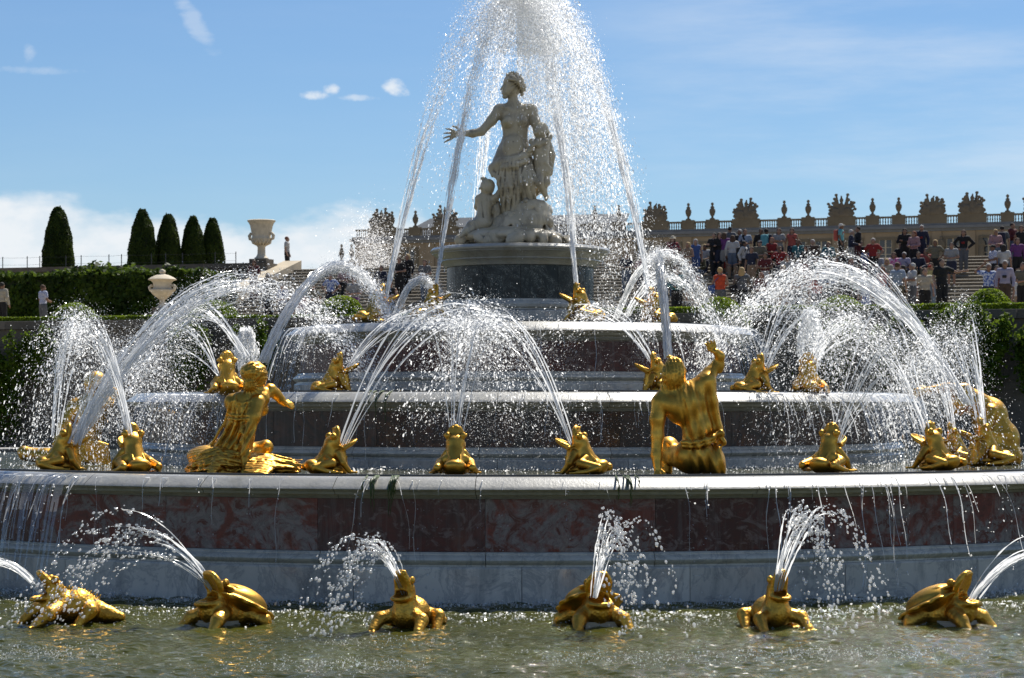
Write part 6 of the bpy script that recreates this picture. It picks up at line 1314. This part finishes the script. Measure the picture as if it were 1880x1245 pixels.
for args in (
 # right flight, upper rows
 (1235, 433, 'fold', 5, TL, 'check_red', TR, 'black', HL, 'n', 'person in straw hat and red checked shirt, leftmost on the right steps', (('hat', 'cream'),)),
 (1263, 443, 'hold', -20, VE, 'tan', SK, 'white', HL, 'f', 'fair-haired person in tan top and white skirt on the steps'),
 (1277, 439, 'stand', 15, VE, 'blue', TR, 'blue', HL, 'g', 'person all in bright blue beside the white skirt'),
 (1247, 467, 'sit', 0, TL, 'brown', TR, 'navy', HL, 'n', 'seated person in brown at the left end of the right crowd'),
 (1294, 449, 'sit', 5, TS, 'white', TR, 'navy', HL, 'f', 'seated person in white top and navy trousers below the palace windows'),
 (1266, 480, 'stand', 20, TS, 'navy', SH, 'navy', HS, 'b', 'person in navy with a red bag, low on the steps', (('shoulder_bag', 'red'),)),
 (1311, 429, 'fold', -10, TL, 'black', TR, 'black', HS, 'b', 'dark-haired person in black beside the tall man in grey'),
 (1321, 427, 'stand', 30, TL, 'black', TR, 'navy', HL, 'n', 'person in black behind the tall man in grey'),
 (1316, 452, 'sit', 10, TL, 'black', TR, 'black', HS, 'b', 'seated person in black with red cap and red bag', (('cap', 'red'), ('shoulder_bag', 'red'))),
 (1330, 425, 'stand', 175, TS, 'purple', SH, 'lightgrey', HL, 'n', 'person in purple top half behind the tall man in grey'),
 (1340, 417, 'hips', 180, TS, 'grey', SH, 'grey', HS, 'b', 'tall person in grey shirt and grey shorts seen from behind'),
 (1358, 421, 'stand', -20, TL, 'black', TR, 'black', HS, 'g', 'grey-haired person in black at the head of the steps'),
 (1368, 420, 'hold', 20, TS, 'paleblue', TR, 'jeans', HS, 'n', 'person in pale blue shirt at the head of the steps'),
 (1366, 441, 'walk', 80, TL, 'white', TR, 'black', HL, 'b', 'person in white top with black backpack walking sideways', (('backpack', 'black'),)),
 (1397, 420, 'stand', 10, TL, 'black', TR, 'black', HS, 'b', 'person in black left of the blue backpack'),
 (1407, 418, 'stand', 170, TL, 'navy', TR, 'black', HS, 'b', 'person carrying a turquoise backpack at the head of the steps', (('backpack', 'turq'),)),
 (1395, 441, 'hold', -10, TS, 'khaki', TR, 'olive', HS, 'b', 'person in khaki shirt and dark cap', (('cap', 'navy'),)),
 (1417, 436, 'hold', 10, VE, 'red', TR, 'black', HL, 'r', 'person in red sleeveless top beside the white t-shirt'),
 (1430, 422, 'fold', 0, TS, 'lightgrey', TR, 'navy', HL, 'n', 'person with curly hair in pale t-shirt, arms folded'),
 (1454, 417, 'stand', 0, VE, 'coral', TR, 'navy', HL, 'n', 'person in coral top and navy trousers carrying a brown bag', (('shoulder_bag', 'brown'),)),
 (1405, 462, 'hold', 0, TS, 'darkred', SK, 'white', HL, 'b', 'person in dark red top and white skirt in mid steps'),
 (1432, 455, 'hips', 10, TS, 'red', TR, 'navy', HS, 'n', 'person in red t-shirt below the pale t-shirt'),
 (1480, 452, 'hold', -30, TL, 'black', SK, 'red', HL, 'b', 'person in black top and bright red skirt'),
 (1322, 491, 'hold', 175, VE, 'orange', TR, 'grey', HS, 'f', 'person in vivid orange vest seen from behind with blue bag', (('shoulder_bag', 'blue'),)),
 (1362, 491, 'camera', 180, TL, 'grey', TR, 'black', HL, 'f', 'person in grey jacket and black trousers seen from behind', (('shoulder_bag', 'black'),)),
 (1397, 501, 'hold', -15, TL, 'darkred', TR, 'navy', HL, 'r', 'person in dark red jacket right of the grey jacket'),
 (1437, 487, 'stand', 0, TS, 'navy', SH, 'tan', HS, 'f', 'person in navy t-shirt behind the right spray'),
 (1462, 492, 'hold', 12, TS, 'tan', TR, 'navy', HS, 'n', 'person in tan t-shirt behind the right spray'),
 (1498, 468, 'sit', 0, TS, 'teal', TR, 'navy', HS, 'n', 'seated person in teal top right of the red skirt'),
 (1500, 500, 'stand', 10, TS, 'coral', SH, 'grey', HS, 'b', 'person in coral t-shirt low behind the right arc'),
 (1521, 441, 'sit', 0, TL, 'teal', TR, 'black', HS, 'f', 'seated person in dark teal left of the turquoise polo'),
 (1520, 487, 'hold', 5, TL, 'paleblue', TR, 'black', HS, 'b', 'person in pale blue long-sleeved shirt behind the arc'),
 (1552, 492, 'stand', 0, TL, 'black', TR, 'black', HL, 'b', 'person in black with a mint green bag', (('shoulder_bag', 'mint'),)),
 (1590, 500, 'stand', 10, VE, 'floral_blue', SK, 'floral_blue', HL, 'n', 'person in blue flowered dress behind the falling arc'),
 (1544, 411, 'stand', 90, TS, 'turq', SH, 'black', HS, 'g', 'person in turquoise polo and white cap with orange backpack', (('cap', 'white'), ('backpack', 'coral'))),
 (1563, 421, 'hold', 100, TL, 'navy', TR, 'cream', HS, 'g', 'person in navy jacket and cream trousers'),
 (1575, 415, 'hold', -60, TL, 'black', TR, 'darkred', HS, 'b', 'person in black jacket and dark red trousers'),
 (1603, 435, 'hips', 0, TS, 'red', TR, 'black', HS, 'g', 'white-haired person in red shirt before a palace window'),
 (1593, 452, 'sit', 10, TL, 'blue', TR, 'purple', HS, 'b', 'seated person in blue top left of the striped top'),
 (1612, 460, 'sit', -10, TL, 'navy_stripe', TR, 'black', HS, 'b', 'seated person in black and white striped top'),
 (1580, 440, 'sit', 0, TS, 'black', TR, 'grey', HS, 'n', 'seated person in black t-shirt under the dark red trousers'),
 (1641, 463, 'sit', 5, TL, 'floral_pink', TR, 'black', HL, 'n', 'seated person in pink flowered top'),
 (1660, 459, 'sit', -5, TS, 'lilac', TR, 'black', HS, 'g', 'seated person in pale lilac top with blue shoulder bag', (('shoulder_bag', 'blue'),)),
 (1654, 447, 'sit', 0, TS, 'black', TR, 'black', HS, 'b', 'seated person in black behind the pale lilac top'),
 (1661, 422, 'fold', 10, TL, 'black', TR, 'black', HL, 'b', 'person in black left of the pink jacket'),
 (1678, 422, 'hold', -30, TL, 'pink', TR, 'black', HL, 'r', 'person in pink jacket and black trousers'),
 (1692, 416, 'stand', 0, TL, 'navy', SH, 'navy', HS, 'g', 'person in navy jacket and shorts right of the pink jacket', (('camera', 'red'),)),
 (1717, 440, 'hips', 0, TS, 'khaki', TR, 'black', HL, 'f', 'fair person in khaki top stepping down alone'),
 (1747, 446, 'hold', 0, TS, 'lightgrey', SH, 'navy', HS, 'b', 'person in pale checked shirt reading a leaflet'),
 (1769, 422, 'hips', 0, TL, 'black', TR, 'grey', HL, 'n', 'curly-haired person in black top, arms out', (('camera', 'red'),)),
 (1828, 421, 'hold', 30, TL, 'pink', TR, 'jeans', HL, 'f', 'person in pink top near the right edge'),
 (1840, 418, 'stand', 180, TS, 'grey', TR, 'navy', HS, 'b', 'person seen from behind with dark backpack near the right edge', (('backpack', 'navy'),)),
 (1859, 407, 'hold', 60, TL, 'darkred', TR, 'jeans', HS, 'b', 'person in dark red top high at the right edge'),
 (1875, 415, 'stand', 0, VE, 'black', TR, 'black', HL, 'n', 'person in black vest at the very right edge'),
 (1843, 447, 'stand', 170, TS, 'white', TR, 'black', HL, 'b', 'dark-haired person in white top seen from behind'),
 (1823, 450, 'hold', -60, TS, 'blue_stripe', SH, 'black', HS, 'b', 'person in blue striped shirt with dark cap', (('cap', 'black'),)),
 (1865, 462, 'sit', 0, TS, 'lightgrey', TR, 'black', HS, 'b', 'seated person in grey top at the right edge'),
 (1620, 491, 'stand', -10, VE, 'coral', TR, 'navy', HL, 'r', 'person in coral vest crossed by the falling arc'),
 (1648, 482, 'stand', 160, TS, 'paleblue', TR, 'khaki', HS, 'n', 'person in grey blue shirt seen from behind'),
 (1657, 487, 'stand', -70, TS, 'lightgrey', TR, 'brown', HS, 'b', 'person in light grey shirt with black shoulder bag', (('shoulder_bag', 'black'),)),
 (1675, 483, 'fold', -60, TS, 'white', TR, 'grey', HS, 'g', 'person in white t-shirt and dark grey trousers'),
 (1698, 492, 'stand', 20, TS, 'cream', TR, 'black', HS, 'n', 'person in cream shirt half behind the yellow vest'),
 (1709, 482, 'camera', 0, VE, 'yellow', TR, 'paljeans', HL, 'n', 'person in yellow vest and pale jeans taking a photo', (('camera', 'red'),)),
 (1729, 475, 'point', 30, TS, 'black', TR, 'black', HS, 'b', 'person in black pointing to the right'),
 (1815, 484, 'raise', 10, TS, 'floral_blue', TR, 'navy', HS, 'g', 'grey-haired person in blue flowered shirt with raised arm'),
 (1845, 478, 'stand', 0, TL, 'lilac', TR, 'brown', HS, 'g', 'person in lilac shirt and brown trousers with camera on chest', (('camera', 'black'),)),
 (1830, 488, 'stand', 0, TS, 'darkred', TR, 'black', HL, 'b', 'person behind the raised arm and the lilac shirt'),
 (1871, 505, 'stand', -40, TS, 'white', TR, 'tan', HS, 'n', 'person in white shirt at the right edge above the dome'),
 (1228, 470, 'stand', 10, TS, 'khaki', TR, 'jeans', HS, 'b', 'person in khaki shirt and blue jeans behind the arc right of the drum'),
 (1243, 492, 'hold', 0, TL, 'teal', TR, 'black', HL, 'n', 'person in teal top with black trousers behind the small right arc'),
 (1285, 462, 'sit', -10, TL, 'olive', TR, 'jeans', HS, 'b', 'seated person in olive jacket and jeans'),
 (1346, 458, 'sit', 8, TS, 'brown', TR, 'tan', HL, 'n', 'seated person in brown t-shirt and tan trousers above the grey jacket'),
 (1380, 452, 'stand', -15, TS, 'navy', TR, 'tan', HS, 'n', 'person in navy t-shirt and tan trousers in mid steps'),
 (1345, 432, 'stand', 190, TL, 'white', TR, 'jeans', HL, 'n', 'person in white long-sleeved top beside the tall person in grey'),
 (1445, 470, 'hold', 15, TL, 'lightgrey', TR, 'black', HS, 'b', 'person in light grey jacket and black trousers below the red t-shirt'),
 (1466, 441, 'stand', -10, TS, 'teal', SH, 'khaki', HS, 'n', 'person in teal t-shirt and khaki shorts left of the red skirt'),
 (1492, 438, 'hold', 0, TL, 'brown', TR, 'olive', HS, 'g', 'grey-haired person in brown jacket above the seated teal top'),
 (1470, 470, 'sit', 12, TS, 'purple', TR, 'black', HL, 'n', 'seated person in purple t-shirt beside the red skirt'),
 (1535, 470, 'sit', 0, TS, 'white', TR, 'jeans', HS, 'b', 'seated person in white t-shirt and jeans under the arc'),
 (1548, 455, 'sit', -8, TL, 'black', TR, 'tan', HL, 'b', 'seated person in black jacket and tan trousers under the turquoise polo'),
 (1562, 474, 'sit', 5, TL, 'brown', TR, 'black', HL, 'r', 'seated person in brown top, reddish hair, left of the blue top'),
 (1575, 484, 'stand', -20, TL, 'navy', TR, 'black', HS, 'b', 'person in navy jacket and black trousers above the flowered dress'),
 (1606, 485, 'hold', 10, TS, 'grey', TR, 'black', HS, 'n', 'person in grey t-shirt left of the coral vest'),
 (1628, 472, 'sit', 0, TS, 'cream', TR, 'jeans', HL, 'f', 'seated fair-haired person in cream top below the striped top'),
 (1686, 462, 'sit', 10, TL, 'navy', TR, 'khaki', HS, 'b', 'seated person in navy jacket and khaki trousers right of lilac top'),
 (1700, 452, 'sit', 0, TS, 'coral', TR, 'black', HL, 'n', 'seated person in coral t-shirt between lilac top and khaki top'),
 (1868, 440, 'stand', 15, TL, 'purple', TR, 'black', HL, 'n', 'person in purple jacket at the right edge'),
 (1878, 482, 'hold', -20, TS, 'khaki', TR, 'black', HS, 'b', 'person in khaki t-shirt cut by the right edge'),
 (700, 486, 'sit', 0, TL, 'navy', TR, 'black', HS, 'b', 'seated person in navy left of the tall leaning jet'),
 (575, 520, 'hold', 10, TS, 'khaki', TR, 'navy', HS, 'b', 'person in khaki shirt between the blue and pink tops on the left steps'),
 # left flight
 (466, 478, 'hold', 0, TL, 'darkred', TR, 'darkred', HL, 'n', 'person in dark red gown before the vase pedestal'),
 (492, 501, 'camera', 20, TL, 'black', TR, 'black', HS, 'b', 'person in black photographing beside the stair wall', (('camera', 'black'),)),
 (519, 521, 'hold', -20, TS, 'blue', TR, 'navy', HS, 'b', 'person in bright blue shirt on the left steps'),
 (552, 541, 'stand', 0, TS, 'pink', TR, 'black', HS, 'n', 'person in pink and white top low on the left steps'),
 (607, 503, 'hips', 0, TS, 'floral_blue', TR, 'navy', HS, 'b', 'person in blue flowered shirt above the left dome'),
 (650, 508, 'hold', 0, TS, 'lightgrey', SH, 'purple', HS, 'b', 'person in grey and white t-shirt above the left dome'),
 (733, 475, 'hold', 0, TS, 'black', TR, 'black', HS, 'b', 'person in black shirt left of the drum'),
 (748, 469, 'stand', -10, TL, 'black', TR, 'black', HL, 'f', 'fair-haired person in black left of the drum'),
 (717, 516, 'fold', 0, VE, 'black', TR, 'black', HS, 'n', 'person in black vest with bare folded arms behind the jet'),
 (780, 478, 'hold', 0, TS, 'grey', TR, 'jeans', HL, 'n', 'person in grey top half hidden by the drum and jets'),
 (1150, 462, 'hold', 0, TS, 'navy', TR, 'jeans', HS, 'b', 'person in navy seen through the spray right of the drum'),
 (1178, 470, 'stand', 0, TS, 'pink', TR, 'navy', HL, 'b', 'person in pink seen through the spray right of the drum'),
 (1210, 452, 'hold', 0, TL, 'darkred', TR, 'black', HS, 'b', 'person in dark red behind the tall right jet'),
 (632, 489, 'sit', 0, TS, 'pink', TR, 'black', HS, 'n', 'seated person in pink high on the left steps'),
): person(*args)
for (px, head, pose, rz, top, tc, bot, bc, hair, hc, lab, ex, b, z) in (
 (527, 469, 'stand', 100, TS, 'white', TR, 'black', HS, 'r', 'person in white shirt alone at the top right of the vase', (), 30.5, Z_TOP),
 (4, 541, 'stand', 170, TL, 'cream', TR, 'black', HS, 'b', 'person in cream top with tan bag at the left edge', (('shoulder_bag', 'tan'),), 7.0, None),
 (79, 556, 'hold', 150, TS, 'blue_stripe', TR, 'grey', HS, 'n', 'person in blue checked shirt before the tall hedge', (), 9.0, None)):
    Y = Y_of(px, b); person(px, head, pose, rz, top, tc, bot, bc, hair, hc, lab, ex, at=(b, z if z else Z_MID))
